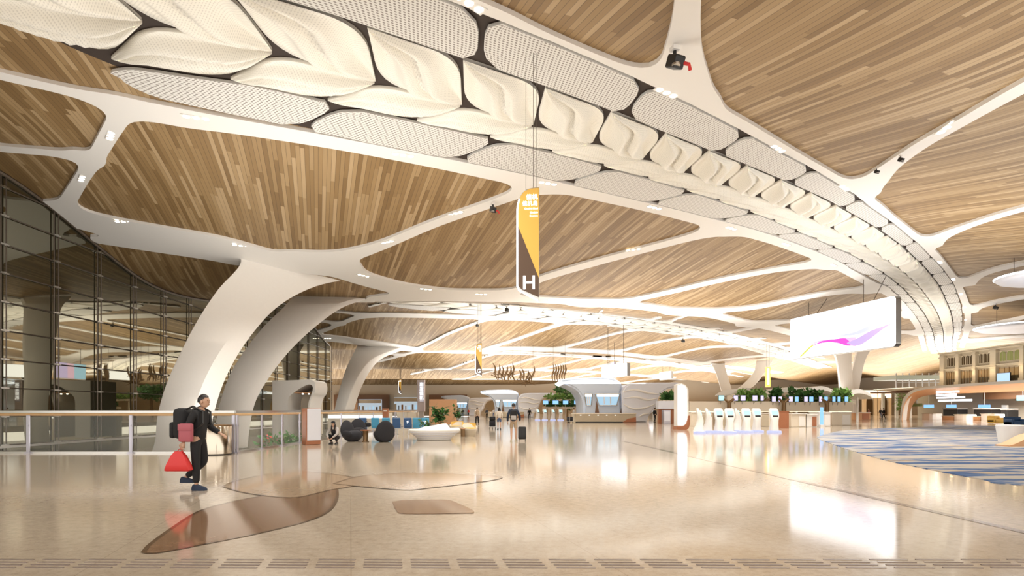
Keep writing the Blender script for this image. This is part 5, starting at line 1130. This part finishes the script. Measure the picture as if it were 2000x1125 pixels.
def plant(u, v, z0, h, n, label, spread=.5, m_='leaf', size=.45):
    x, y, _ = gpt(u, v); o = empty('potted_plant', (x, y + .25, z0), label, 'plant')
    for k in range(5):
        a = k * 1.3; bm = bmesh.new(); top = Vector((math.cos(a) * spread * .7, math.sin(a) * spread * .4, h * (.75 + .1 * (k % 3)))); tube(bm, [(0, 0, 0), top * .5 + Vector((0, 0, .1)), top], .018, 5)
        nf = len(bm.faces)
        for j in range(n // 5):
            b = top * rnd.uniform(.3, 1.0); d = Vector((rnd.gauss(0, 1), rnd.gauss(0, 1), rnd.gauss(.2, .5))).normalized(); s = size * rnd.uniform(.6, 1.1); q = d.cross(Vector((0, 0, 1))).normalized() * s * .25
            bm.faces.new([bm.verts.new(c) for c in (b, b + d * s * .45 + q, b + d * s - Vector((0, 0, .1 * s)), b + d * s * .45 - q)])
        bm.faces.ensure_lookup_table()
        for f in bm.faces[nf:]: f.material_index = 1
        mk('stem', bm, [M['bronze'], M[m_]], o, False, False)
plant(858, 857, .6, 1.15, 130, 'dark green leafy plant rising from the boat-shaped planter', .55); plant(830, 857, .5, .45, 60, 'low green plant at the left end of the boat-shaped planter', .45, 'leaf', .3)
def tub_chair(u, v, rz, label):
    o = empty('tub_chair', gpt(u, v), label, 'armchair', None, rz)
    bm = bmesh.new(); n = 24; secs = []
    for (r, z, zz) in ((.34, .0, 0), (.40, .35, .0), (.46, .42, .30), (.43, .42, .31), (.37, .38, .05)):
        secs.append([Vector((r * math.cos(t), r * math.sin(t), z + zz * max(0, .5 + .5 * math.sin(t)))) for t in np.linspace(0, 2 * PI, n, endpoint=False)])
    loft(bm, secs); mk('shell', bm, M['beige_f'], o, True); bm = bmesh.new(); lathe(bm, [(.30, .38), (.38, .40), (.38, .46), (.30, .49)], (0, 0, 0), 24); mk('seat_cushion', bm, M['yellow'], o, True)
    bm = bmesh.new(); n = 20; ti = np.linspace(.05 * PI, .95 * PI, n); A = [bm.verts.new((.39 * math.cos(t), .39 * math.sin(t), .48)) for t in ti]; B = [bm.verts.new((.435 * math.cos(t), .435 * math.sin(t), .70 + .06 * math.sin(t))) for t in ti]
    for k in range(n - 1): bm.faces.new((A[k], A[k + 1], B[k + 1], B[k]))
    mk('back_cushion', bm, M['yellow'], o, True)
tub_chair(892, 846, -.35, 'mustard yellow tub chair behind the small wood table, left of two'); tub_chair(917, 852, .45, 'mustard yellow tub chair with beige shell, right of two')
o = empty('side_table', gpt(904, 853), 'small wooden stump table between the yellow tub chairs', 'table'); bm = bmesh.new(); lathe(bm, [(.12, 0), (.12, .42)], (0, 0, 0), 14); mk('pedestal', bm, M['bronze'], o); bm = bmesh.new(); lathe(bm, [(.14, .42), (.15, .43), (.14, .46)], (0, 0, 0), 14); mk('top', bm, M['tan'], o)
plant(893, 838.9, 0.5, 1.3, 80, 'dark green plant behind the yellow tub chairs', .5); simple_box('planter_trough', 884, 905, 826, 839, .8, M['white'], 'white trough holding the plant behind the yellow tub chairs', 'planter')
# white portal beyond the glass balustrade
def lift_portal():
    Y = 46.0; o = empty('lift_portal', P(570, 800, Y) * 1, 'white rounded portal with warm ceiling lamps behind the balustrade', 'portal'); o.location.z = -1.3
    def L(u, v): return P(u, v, Y) - o.location
    out = [(532, 854.4), (532, 743), (560, 743)] + [tuple(q) for q in catmull(np.array([(585, 742), (606, 741.5), (614, 746), (616, 757), (614, 768), (609, 774), (606, 785), (604, 798)], float), 3)] + [(604, 854.4), (601, 854.4), (601, 798)] + [tuple(q) for q in catmull(np.array([(603, 784), (609, 768), (611, 756), (605, 751), (592, 755), (572, 768), (564, 777), (562, 790), (562, 800)], float), 3)] + [(562, 854.4)]
    bm = bmesh.new(); prism(bm, [L(u, v) for u, v in out], (0, 3.0, 0)); mk('shell', bm, M['paint'], o)
    bm = bmesh.new(); box(bm, (L(584, 1).x, 2.9, L(1, 800).z), (1.9, .1, 4.2)); mk('inner_wall', bm, M['cream'], o); bm = bmesh.new(); box(bm, (L(584, 1).x, 1.5, L(1, 767).z), (1.7, 2.6, .08)); ce = mk('inner_ceiling', bm, M['tan'], o)
    for u in (587, 599): bm = bmesh.new(); lathe(bm, [(.06, -.1), (.07, .0)], (L(u, 1).x, .5, L(1, 767).z - .03), 10); mk('lamp', bm, M['lamp'], ce)
lift_portal()
o, w, h = simple_box('shop_shelf', 640, 760, 806, 822, 1.5, M['cream'], 'lit cream shop front on the lower level seen through the balustrade', 'shop front', 52); bm = bmesh.new(); box(bm, (0, -.03, h * .5), (w * .98, .05, h * .3)); mk('light_band', bm, M['lit_white'], o); bm = bmesh.new(); box(bm, (0, .7, -1.3 / 2 - o.location.z / 2), (w, 1.4, o.location.z + 1.3)); mk('base', bm, M['cream'], o)
def bicycle_planter(u, v, label, m_):
    x, y, _ = gpt(u, v); o = empty('flower_pot', (x - .4, y, -1.3), label, 'plant'); bm = bmesh.new(); lathe(bm, [(.22, 0), (.30, 1.0), (.28, 1.05)], (0, 0, 0), 16); mk('pot', bm, M['greycloth'], o); bm = bmesh.new(); foliage(bm, (0, 0, 1.35), (.45, .3, .3), 90, .25, rnd); mk('foliage', bm, M['leaf'], o, False, False); bm = bmesh.new(); foliage(bm, (0, 0, 1.5), (.35, .2, .15), 30, .12, rnd); mk('flower', bm, M[m_], o, False, False)
bicycle_planter(545, 868, 'pot of red flowers behind the balustrade left of the pillar', 'red'); bicycle_planter(583, 862, 'green plant behind the balustrade beside the pillar', 'leaf_light')
# ------------------------------------------------------------------ right foreground on the carpet
o = empty('round_planter', gpt(1975, 866), 'white tapered round planter on the carpet at the right edge', 'planter'); bm = bmesh.new(); lathe(bm, [(.42, .013), (.44, .03), (.55, .80), (.52, .82), (.45, .80)], (0, 0, 0), 32); mk('pot', bm, M['white'], o, math.radians(40)); bm = bmesh.new(); lathe(bm, [(.05, .76), (.48, .76)], (0, 0, 0), 24); mk('soil', bm, M['bronze'], o)
def bench():
    a = G(1957, 872); o = empty('curved_bench', (a.x, a.y, 0), 'orange curved bench sweeping up at the right edge of the carpet', 'bench'); bm = bmesh.new(); secs = []
    for s, hgt in zip(np.linspace(0, 1, 12), [.06, .09, .16, .25, .36, .46, .52, .55, .55, .54, .52, .50]):
        x = s * 2.6; y = .25 * math.sin(s * 3); secs.append([Vector((x, y - .35, .013)), Vector((x, y - .32, hgt)), Vector((x, y + .32, hgt)), Vector((x, y + .35, .013))])
    loft(bm, secs); mk('seat', bm, M['sofit'], o, math.radians(40))
bench()
def sofa(u0, u1, v, label, m_, X=None):
    a, b = G(u0, v), G(u1, v); w = b.x - a.x; o = empty('sofa', ((a.x + b.x) / 2, a.y, 0), label, 'sofa'); bm = bmesh.new(); box(bm, (0, .45, .25), (w, .9, .44), 0, .08); mk('seat', bm, M[m_], o, True); bm = bmesh.new(); box(bm, (0, .85, .55), (w, .2, .6), 0, .08); mk('backrest', bm, M[m_], o, True)
    for s in (-1, 1): bm = bmesh.new(); box(bm, (s * (w / 2 - .1), .45, .4), (.2, .9, .5), 0, .06); mk('armrest', bm, M[m_], o, True)
sofa(1942, 1966, 828, 'small mustard sofa before the gateway at far right', 'yellow'); sofa(1977, 2010, 833, 'dark navy seat group cut by the right edge', 'seat_navy')
# ------------------------------------------------------------------ people
def skin_bm(verts, edges, rad, sub=2):
    me = bpy.data.meshes.new('s'); me.from_pydata(verts, edges, []); o = bpy.data.objects.new('s', me); COL.objects.link(o)
    o.modifiers.new('s', 'SKIN'); sv = me.skin_vertices[0].data
    for i, r in enumerate(rad): sv[i].radius = r if isinstance(r, tuple) else (r, r)
    sv[0].use_root = True; m = o.modifiers.new('u', 'SUBSURF'); m.levels = m.render_levels = sub
    bpy.context.view_layer.update(); ev = bpy.data.meshes.new_from_object(o.evaluated_get(bpy.context.evaluated_depsgraph_get()))
    bm = bmesh.new(); bm.from_mesh(ev); bpy.data.objects.remove(o); bpy.data.meshes.remove(me); bpy.data.meshes.remove(ev); return bm
STAND = dict(pelvis=(0, 0, .93), waist=(0, 0, 1.08), chest=(0, .0, 1.27), neckb=(0, -.01, 1.45), head=(0, .03, 1.63),
             sh=[(-.185, -.01, 1.40), (.185, -.01, 1.40)], el=[(-.24, -.03, 1.12), (.24, -.03, 1.12)], wr=[(-.24, .06, .88), (.24, .06, .88)],
             hip=[(-.09, 0, .90), (.09, 0, .90)], kn=[(-.10, .02, .50), (.10, .02, .50)], an=[(-.10, -.02, .085), (.10, -.02, .085)], toe=[(-.12, .13), (.12, .13)])
def pose(**k): d = dict(STAND); d.update(k); return d
def hand(bm, w, d, side, s):
    w = Vector(w); d = Vector(d).normalized(); a = d.cross(Vector((0, 1, 0) if abs(d.y) < .8 else (1, 0, 0))).normalized(); b = a.cross(d).normalized()
    if side < 0: a = -a
    loft(bm, [[w + d * t + x * a * .012 + y * b * wd for x, y in ((1, -1), (1, 1), (-1, 1), (-1, -1))] for t, wd in ((-.01, .024), (.04, .036), (.085, .040))])
    for k, ln in enumerate((.062, .074, .070, .055)):
        p = w + d * .08 + b * (-.03 + .02 * k); tube(bm, [p, p + d * ln * .5, p + d * ln * .8 - a * .014, p + d * ln - a * .034], [.0095, .009, .008, .006], 6)
    p = w + d * .02 + b * -.03; tube(bm, [p, p + d * .03 - b * .028, p + d * .062 - b * .030 - a * .012], [.012, .011, .007], 6)
def person(loc, rz, height, label, P_, top, legs, shoe='black', sleeve=1.0, shorts=False, hair='short', cap=None, sub=2, group=None):
    o = empty('person', loc, label, 'person', group, rz); s = height / 1.75; o.scale = (s, s, s); V = lambda p: Vector(p); J = {k: ([V(q) for q in v] if isinstance(v, list) and k != 'toe' else (V(v) if k != 'toe' else v)) for k, v in P_.items()}
    hd = J['head']; nk = J['neckb']; vs = [J['pelvis'], J['waist'], J['chest'], nk, nk.lerp(hd, .45)]; es = [(0, 1), (1, 2), (2, 3), (3, 4)]; rd = [(.15, .11), (.13, .10), (.155, .11), (.07, .07), .052]
    for i in (0, 1):
        n = len(vs); vs += [J['sh'][i], J['el'][i], J['wr'][i]]; es += [(3 if False else 2, n), (n, n + 1), (n + 1, n + 2)]; rd += [.062, .043, .028]
        n = len(vs); kn, an = J['kn'][i], J['an'][i]; vs += [J['hip'][i], kn, kn.lerp(an, .35), an]; es += [(0, n), (n, n + 1), (n + 1, n + 2), (n + 2, n + 3)]; rd += [.085, .056, .055, .036]
    bm = skin_bm([tuple(v) for v in vs], es, rd, sub)
    hb = bmesh.ops.create_uvsphere(bm, u_segments=16, v_segments=12, radius=1)['verts']
    for q in hb: z = q.co.z; q.co = hd + Vector((q.co.x * (.076 if z > -.2 else .062), q.co.y * .095 + (.012 if z < -.3 else 0), z * .118))
    nv = [bm.verts.new(hd + Vector(c)) for c in ((-.014, .085, -.025), (.014, .085, -.025), (0, .112, -.03), (0, .088, .018))]
    for f in ((0, 1, 2), (0, 2, 3), (1, 3, 2)): bm.faces.new([nv[k] for k in f])
    for sx in (-1, 1):
        e = bmesh.ops.create_uvsphere(bm, u_segments=8, v_segments=6, radius=1)['verts']
        for q in e: q.co = hd + Vector((sx * .078 + q.co.x * .012, q.co.y * .022 - .005, q.co.z * .034 - .01))
    for i, sd in ((0, -1), (1, 1)): hand(bm, J['wr'][i], J['wr'][i] - J['el'][i] * .55 - (J['sh'][i] * .45 if False else J['el'][i] * .45), sd, 1)
    n0 = len(bm.faces)
    for sx in (-1, 1):
        e = bmesh.ops.create_uvsphere(bm, u_segments=8, v_segments=6, radius=.011)['verts']
        for q in e: q.co += hd + Vector((sx * .03, .083, .012))
    mp = [bm.verts.new(hd + Vector(c)) for c in ((-.024, .094, -.058), (.024, .094, -.058), (.018, .093, -.068), (-.018, .093, -.068))]; bm.faces.new(mp); bm.faces.ensure_lookup_table()
    for f in bm.faces[n0:]: f.material_index = 1
    mk('body', bm, [M['skin'], M['bronze']], o, True)
    # clothes
    vs = [J['pelvis'] + Vector((0, 0, -.09)), J['waist'], J['chest'], nk + Vector((0, 0, -.01))]; es = [(0, 1), (1, 2), (2, 3)]; rd = [(.172, .135), (.152, .122), (.175, .132), .085]
    for i in (0, 1):
        n = len(vs); vs += [J['sh'][i], J['el'][i]]; es += [(2, n), (n, n + 1)]; rd += [.078, .060]
        if sleeve >= 1: vs.append(J['el'][i].lerp(J['wr'][i], .93)); es.append((n + 1, n + 2)); rd.append(.046)
    mk('top', skin_bm([tuple(v) for v in vs], es, rd, sub), M[top], o, True)
    vs = [J['pelvis'].lerp(J['waist'], .75), J['pelvis'] + Vector((0, 0, -.05))]; es = [(0, 1)]; rd = [(.155, .12), (.16, .125)]
    for i in (0, 1):
        n = len(vs); kn, an = J['kn'][i], J['an'][i]; vs += [J['hip'][i], J['hip'][i].lerp(kn, .85 if shorts else 1)]; es += [(1, n), (n, n + 1)]; rd += [.102, .082 if shorts else .074]
        if not shorts: vs += [kn.lerp(an, .4), an + (kn - an) * .08]; es += [(n + 1, n + 2), (n + 2, n + 3)]; rd += [.070, .056]
    mk('shorts' if shorts else 'trousers', skin_bm([tuple(v) for v in vs], es, rd, sub), M[legs], o, True)
    for i in (0, 1):
        an = J['an'][i]; tx, ty = P_['toe'][i]; d = Vector((tx - an.x, ty - an.y, 0)); d = d / max(d.length, 1e-6); p = Vector((-d.y, d.x, 0)); bm = bmesh.new(); zb = an.z - .085
        loft(bm, [[an + d * t + p * wd * x - Vector((0, 0, .085)) + Vector((0, 0, h * z)) for x, z in ((-1, 0), (1, 0), (1, .55), (.6, 1), (-.6, 1), (-1, .55))] for t, wd, h in ((-.075, .03, .07), (-.05, .042, .11), (.02, .045, .11), (.10, .05, .075), (.17, .045, .055), (.195, .02, .03))])
        mk('shoe', bm, M[shoe], o, math.radians(40))
    bm = bmesh.new(); r = bmesh.ops.create_uvsphere(bm, u_segments=18, v_segments=12, radius=1)['verts']
    for q in r: q.co = Vector((q.co.x * .086, q.co.y * .106 - .008, q.co.z * .126 + .008))
    kill = [q for q in r if (q.co.y > .045 and q.co.z < .055) or (q.co.z < (-.05 if hair == 'short' else -.09) and q.co.y > -.3)]
    bmesh.ops.delete(bm, geom=kill, context='VERTS')
    if hair == 'long':
        for sx in (-1, 0, 1): tube(bm, [(sx * .06, -.05, .02), (sx * .075, -.05 + .03 * abs(sx), -.12), (sx * .08, -.03 + .05 * abs(sx), -.26)], [.05, .05, .02], 8)
    for q in bm.verts: q.co += hd
    mk('hair', bm, M['hair'], o, True, True)
    if cap:
        bm = bmesh.new(); lathe(bm, [(.098, .05), (.10, .09), (.07, .13), (.02, .145)], tuple(hd), 18, .92, 1.08); box(bm, hd + Vector((0, .12, .055)), (.13, .09, .012)); mk('cap', bm, M[cap], o, True)
    return o
def rounded(name, parent, c, s, m_, bev, rz=0):
    bm = bmesh.new(); box(bm, c, s, rz, bev); return mk(name, bm, M[m_], parent, math.radians(50))
Wn = 10.5
p = G(393, 956.5)
WALK = pose(pelvis=(0, 0, .93), waist=(0, .01, 1.08), chest=(0, .03, 1.27), neckb=(0, .05, 1.44), head=(0, .11, 1.61), sh=[(-.18, .03, 1.39), (.18, .03, 1.39)], el=[(-.23, .10, 1.13), (.24, -.06, 1.13)], wr=[(-.20, .30, 1.02), (.25, -.12, .87)],
            hip=[(-.09, 0, .90), (.09, 0, .90)], kn=[(-.10, .06, .50), (.10, .02, .50)], an=[(-.10, -.30, .20), (.09, .02, .085)], toe=[(-.10, -.1), (.10, .3)])
man = person((p.x - .06, p.y, 0), -PI / 2, 1.80, 'person in black walking to the right with a black backpack, in front of the bin', WALK, 'blackcloth', 'blackcloth', 'navy')
def bag(name, label, cat, loc, rz): return empty(name, loc, label, cat, None, rz)
b = bag('backpack', 'large black backpack on the back of the walking person in black', 'backpack', (p.x - .06, p.y, 0), -PI / 2)
rounded('main_compartment', b, (0, -.27, 1.24), (.36, .26, .58), 'blackcloth', .09); rounded('front_pocket', b, (0, -.42, 1.12), (.28, .10, .30), 'blackcloth', .04)
for s in (-1, 1): bm = bmesh.new(); tube(bm, [(s * .12, -.15, 1.50), (s * .13, -.02, 1.56), (s * .13, .16, 1.46), (s * .14, .17, 1.25), (s * .15, -.10, 1.02)], .02, 6); mk('strap', bm, M['black'], b)
b = bag('waist_pouch', 'dusty pink pouch at the hip of the walking person in black', 'bag', (p.x - .06, p.y, 0), -PI / 2); rounded('pouch', b, (.285, -.06, 1.08), (.10, .25, .34), 'pink', .035); rounded('flap', b, (.338, -.06, 1.18), (.015, .24, .12), 'pink', .006)
bm = bmesh.new(); tube(bm, [(.28, -.06, 1.24), (.20, .02, 1.52), (-.05, .10, 1.50)], .012, 5); mk('strap', bm, M['black'], b)
b = bag('carrier_bag', 'bright red bag hanging from the hand of the walking person in black', 'bag', (p.x - .06, p.y, 0), -PI / 2); bm = bmesh.new()
loft(bm, [[Vector((.27 + x * w, -.20 + y * d, z)) for x, y in ((-1, -1), (1, -1), (1, 1), (-1, 1))] for w, d, z in ((.03, .06, .74), (.05, .12, .66), (.075, .19, .50), (.08, .22, .40), (.06, .20, .38))]); mk('sack', bm, M['red'], b, math.radians(50))
bm = bmesh.new(); tube(bm, [(.27, -.25, .72), (.26, -.17, .80), (.27, -.12, .72)], .008, 5); mk('handle', bm, M['red'], b)
p = G(653, 867.5)
SQ = pose(pelvis=(0, -.14, .30), waist=(0, -.08, .46), chest=(0, .0, .62), neckb=(0, .05, .77), head=(0, .10, .92), sh=[(-.17, .02, .72), (.17, .02, .72)], el=[(-.25, .20, .48), (.25, .20, .48)], wr=[(-.10, .36, .30), (.10, .36, .30)],
          hip=[(-.09, -.14, .29), (.09, -.14, .29)], kn=[(-.19, .24, .44), (.19, .24, .44)], an=[(-.13, .0, .085), (.13, .0, .085)], toe=[(-.16, .2), (.16, .2)])
person((p.x, p.y, 0), PI * .93, 1.66, 'person squatting beside the information pillar, grey sleeves and long black hair', SQ, 'greycloth', 'blackcloth', 'black', hair='long', cap='blackcloth')
o = [x for x in bpy.data.objects if x.get('label', '').startswith('person squatting')][0]
mk('vest', skin_bm([(0, -.13, .36), (0, -.07, .48), (0, .01, .63), (0, .05, .74)], [(0, 1), (1, 2), (2, 3)], [(.18, .15), (.17, .145), (.185, .145), (.10, .09)]), M['blackcloth'], o, True)
p = G(1003, 862)
person((p.x, p.y, 0), .0, 1.80, 'person seen from behind with navy jacket, khaki shorts and a backpack', pose(wr=[(-.27, .06, .90), (.30, -.02, .93)], el=[(-.27, -.04, 1.14), (.28, -.06, 1.16)], an=[(-.10, -.10, .085), (.11, .06, .085)]), 'navy', 'khaki', 'stone', shorts=True)
b = bag('backpack', 'black and grey backpack on the person in khaki shorts', 'backpack', (p.x, p.y, 0), 0); rounded('main_compartment', b, (0, -.24, 1.24), (.30, .16, .46), 'blackcloth', .06); rounded('front_pocket', b, (0, -.335, 1.12), (.24, .06, .20), 'greycloth', .025)
for s in (-1, 1): bm = bmesh.new(); tube(bm, [(s * .10, -.17, 1.46), (s * .11, -.02, 1.52), (s * .12, .13, 1.40), (s * .13, .13, 1.2), (s * .13, -.14, 1.04)], .016, 6); mk('strap', bm, M['black'], b)
def suitcase(u, v, label, m_='black', s=1.0, rz=0):
    q = G(u, v); b = empty('suitcase', (q.x, q.y, 0), label, 'suitcase', None, rz); bm = bmesh.new(); box(bm, (0, 0, .39 * s), (.38 * s, .24 * s, .60 * s), 0, .05 * s); 
    for k in range(5): box(bm, ((-.14 + .07 * k) * s, -.122 * s, .39 * s), (.02 * s, .012 * s, .5 * s))
    mk('shell', bm, M[m_], b, math.radians(50))
    for x in (-.15, .15):
        for y in (-.08, .08): bm = bmesh.new(); bmesh.ops.create_cone(bm, cap_ends=True, segments=12, radius1=.04 * s, radius2=.04 * s, depth=.03 * s, matrix=Matrix.Translation((x * s, y * s, .042 * s)) @ Matrix.Rotation(PI / 2, 4, 'Y')); mk('wheel', bm, M['charcoal'], b)
    bm = bmesh.new(); tube(bm, [(-.09 * s, .08 * s, .66 * s), (-.09 * s, .08 * s, .98 * s), (.09 * s, .08 * s, .98 * s), (.09 * s, .08 * s, .66 * s)], .012 * s, 6); mk('handle', bm, M['steel'], b)
suitcase(1020, 861.5, 'black wheeled suitcase standing beside the person in khaki shorts')
CR = [(932, 831, .2, 'lightcloth', 'blackcloth', False, 'person in a cream jacket and black trousers walking away, left of the trolley', 1.72), (975, 839, .1, 'lightcloth', 'denim', True, 'person in a cream top and blue denim shorts seen from behind', 1.66), (1034, 819.5, 0, 'blackcloth', 'blackcloth', False, 'distant person in black just right of the man with shorts', 1.7),
      (1121, 824, -1.2, 'greycloth', 'blackcloth', False, 'person in grey standing at the left end of the pod counter', 1.72), (1279, 825, -1.0, 'blackcloth', 'blackcloth', False, 'person in black walking past the white wing of the pod', 1.72), (951, 818, .3, 'navy', 'blackcloth', False, 'distant person in navy behind the trolley', 1.7), (964, 816, 2.8, 'greycloth', 'denim', False, 'distant person in grey left of the second pod', 1.68),
      (904, 815, .4, 'blackcloth', 'denim', False, 'distant person in a black top behind the yellow chairs', 1.7), (915, 813, 2.5, 'red', 'blackcloth', False, 'distant person in a red top behind the yellow chairs', 1.66), (1726, 819, .4, 'blackcloth', 'blackcloth', False, 'distant person in black left of the gateway', 1.72), (1720, 817, 2.2, 'charcoal', 'denim', False, 'distant person in dark grey left of the gateway', 1.7), (1697, 817, 1.0, 'pink', 'blackcloth', False, 'distant person in a pink top right of the brown counter', 1.65)]
for i, (u, v, rz, t_, l_, sh_, lab, hgt) in enumerate(CR):
    q = G(u, v); w = pose(kn=[(-.10, .12, .52), (.10, -.02, .50)], an=[(-.10, .16, .085), (.10, -.22, .12)]) if i in (0, 4, 5, 9) else STAND
    person((q.x, q.y, 0), rz, hgt, lab, w, t_, l_, 'black', 1.0, sh_, 'long' if i in (1, 6) else 'short', None, 1)
q = G(932, 831); b = bag('backpack', 'grey brown backpack on the person in the cream jacket', 'backpack', (q.x, q.y, 0), .2); rounded('main_compartment', b, (0, -.24, 1.24), (.30, .18, .46), 'khaki', .06); rounded('front_pocket', b, (0, -.34, 1.12), (.22, .05, .20), 'khaki', .02)
def trolley(u, v, label, rz=0):
    q = G(u, v); b = empty('luggage_trolley', (q.x, q.y, 0), label, 'trolley', None, rz); bm = bmesh.new(); box(bm, (0, 0, .18), (.55, .85, .04), 0, .01); mk('platform', bm, M['steel'], b); bm = bmesh.new(); tube(bm, [(-.25, -.4, .2), (-.25, -.46, 1.0), (.25, -.46, 1.0), (.25, -.4, .2)], .02, 6); mk('handle', bm, M['steel'], b)
    for x in (-.22, .22): bm = bmesh.new(); bmesh.ops.create_cone(bm, cap_ends=True, segments=12, radius1=.08, radius2=.08, depth=.04, matrix=Matrix.Translation((x, -.3, .08)) @ Matrix.Rotation(PI / 2, 4, 'Y')); mk('wheel', bm, M['charcoal'], b)
    bm = bmesh.new(); bmesh.ops.create_cone(bm, cap_ends=True, segments=12, radius1=.08, radius2=.08, depth=.04, matrix=Matrix.Translation((0, .32, .08)) @ Matrix.Rotation(PI / 2, 4, 'Y')); mk('wheel', bm, M['charcoal'], b)
    return q
q = trolley(962, 838, 'luggage trolley loaded with dark bags, left of the person in denim shorts')
for k, (z, w, h, m_, lab) in enumerate([(.205, .5, .45, 'charcoal', 'dark suitcase lying lowest on the luggage trolley'), (.665, .45, .3, 'blackcloth', 'black bag on top of the trolley suitcase'), ]):
    b = bag('travel_bag', lab, 'bag', (q.x, q.y + .05, z), 0); rounded('body', b, (0, 0, h / 2), (w, .6, h), m_, .05); bm = bmesh.new(); tube(bm, [(-.1, -.31, h * .6), (0, -.36, h * .65), (.1, -.31, h * .6)], .015, 5); mk('handle', bm, M['black'], b)
q = trolley(1113, 826, 'luggage trolley with a dark bag at the left end of the pod counter', .4); b = bag('travel_bag', 'dark bag on the trolley at the pod counter', 'bag', (q.x, q.y + .05, .205), .4); rounded('body', b, (0, 0, .25), (.5, .6, .5), 'charcoal', .05); bm = bmesh.new(); tube(bm, [(-.1, -.31, .3), (0, -.36, .33), (.1, -.31, .3)], .015, 5); mk('handle', bm, M['black'], b)
p = gpt(713, 852); b = bag('duffel_bag', 'black bag lying on the grey lounge chair behind the round table', 'bag', (p[0] + .05, p[1] + .15, .52), .3); rounded('body', b, (0, 0, .12), (.5, .26, .24), 'blackcloth', .08); bm = bmesh.new(); tube(bm, [(-.12, 0, .22), (0, 0, .32), (.12, 0, .22)], .014, 5); mk('handle', bm, M['black'], b)
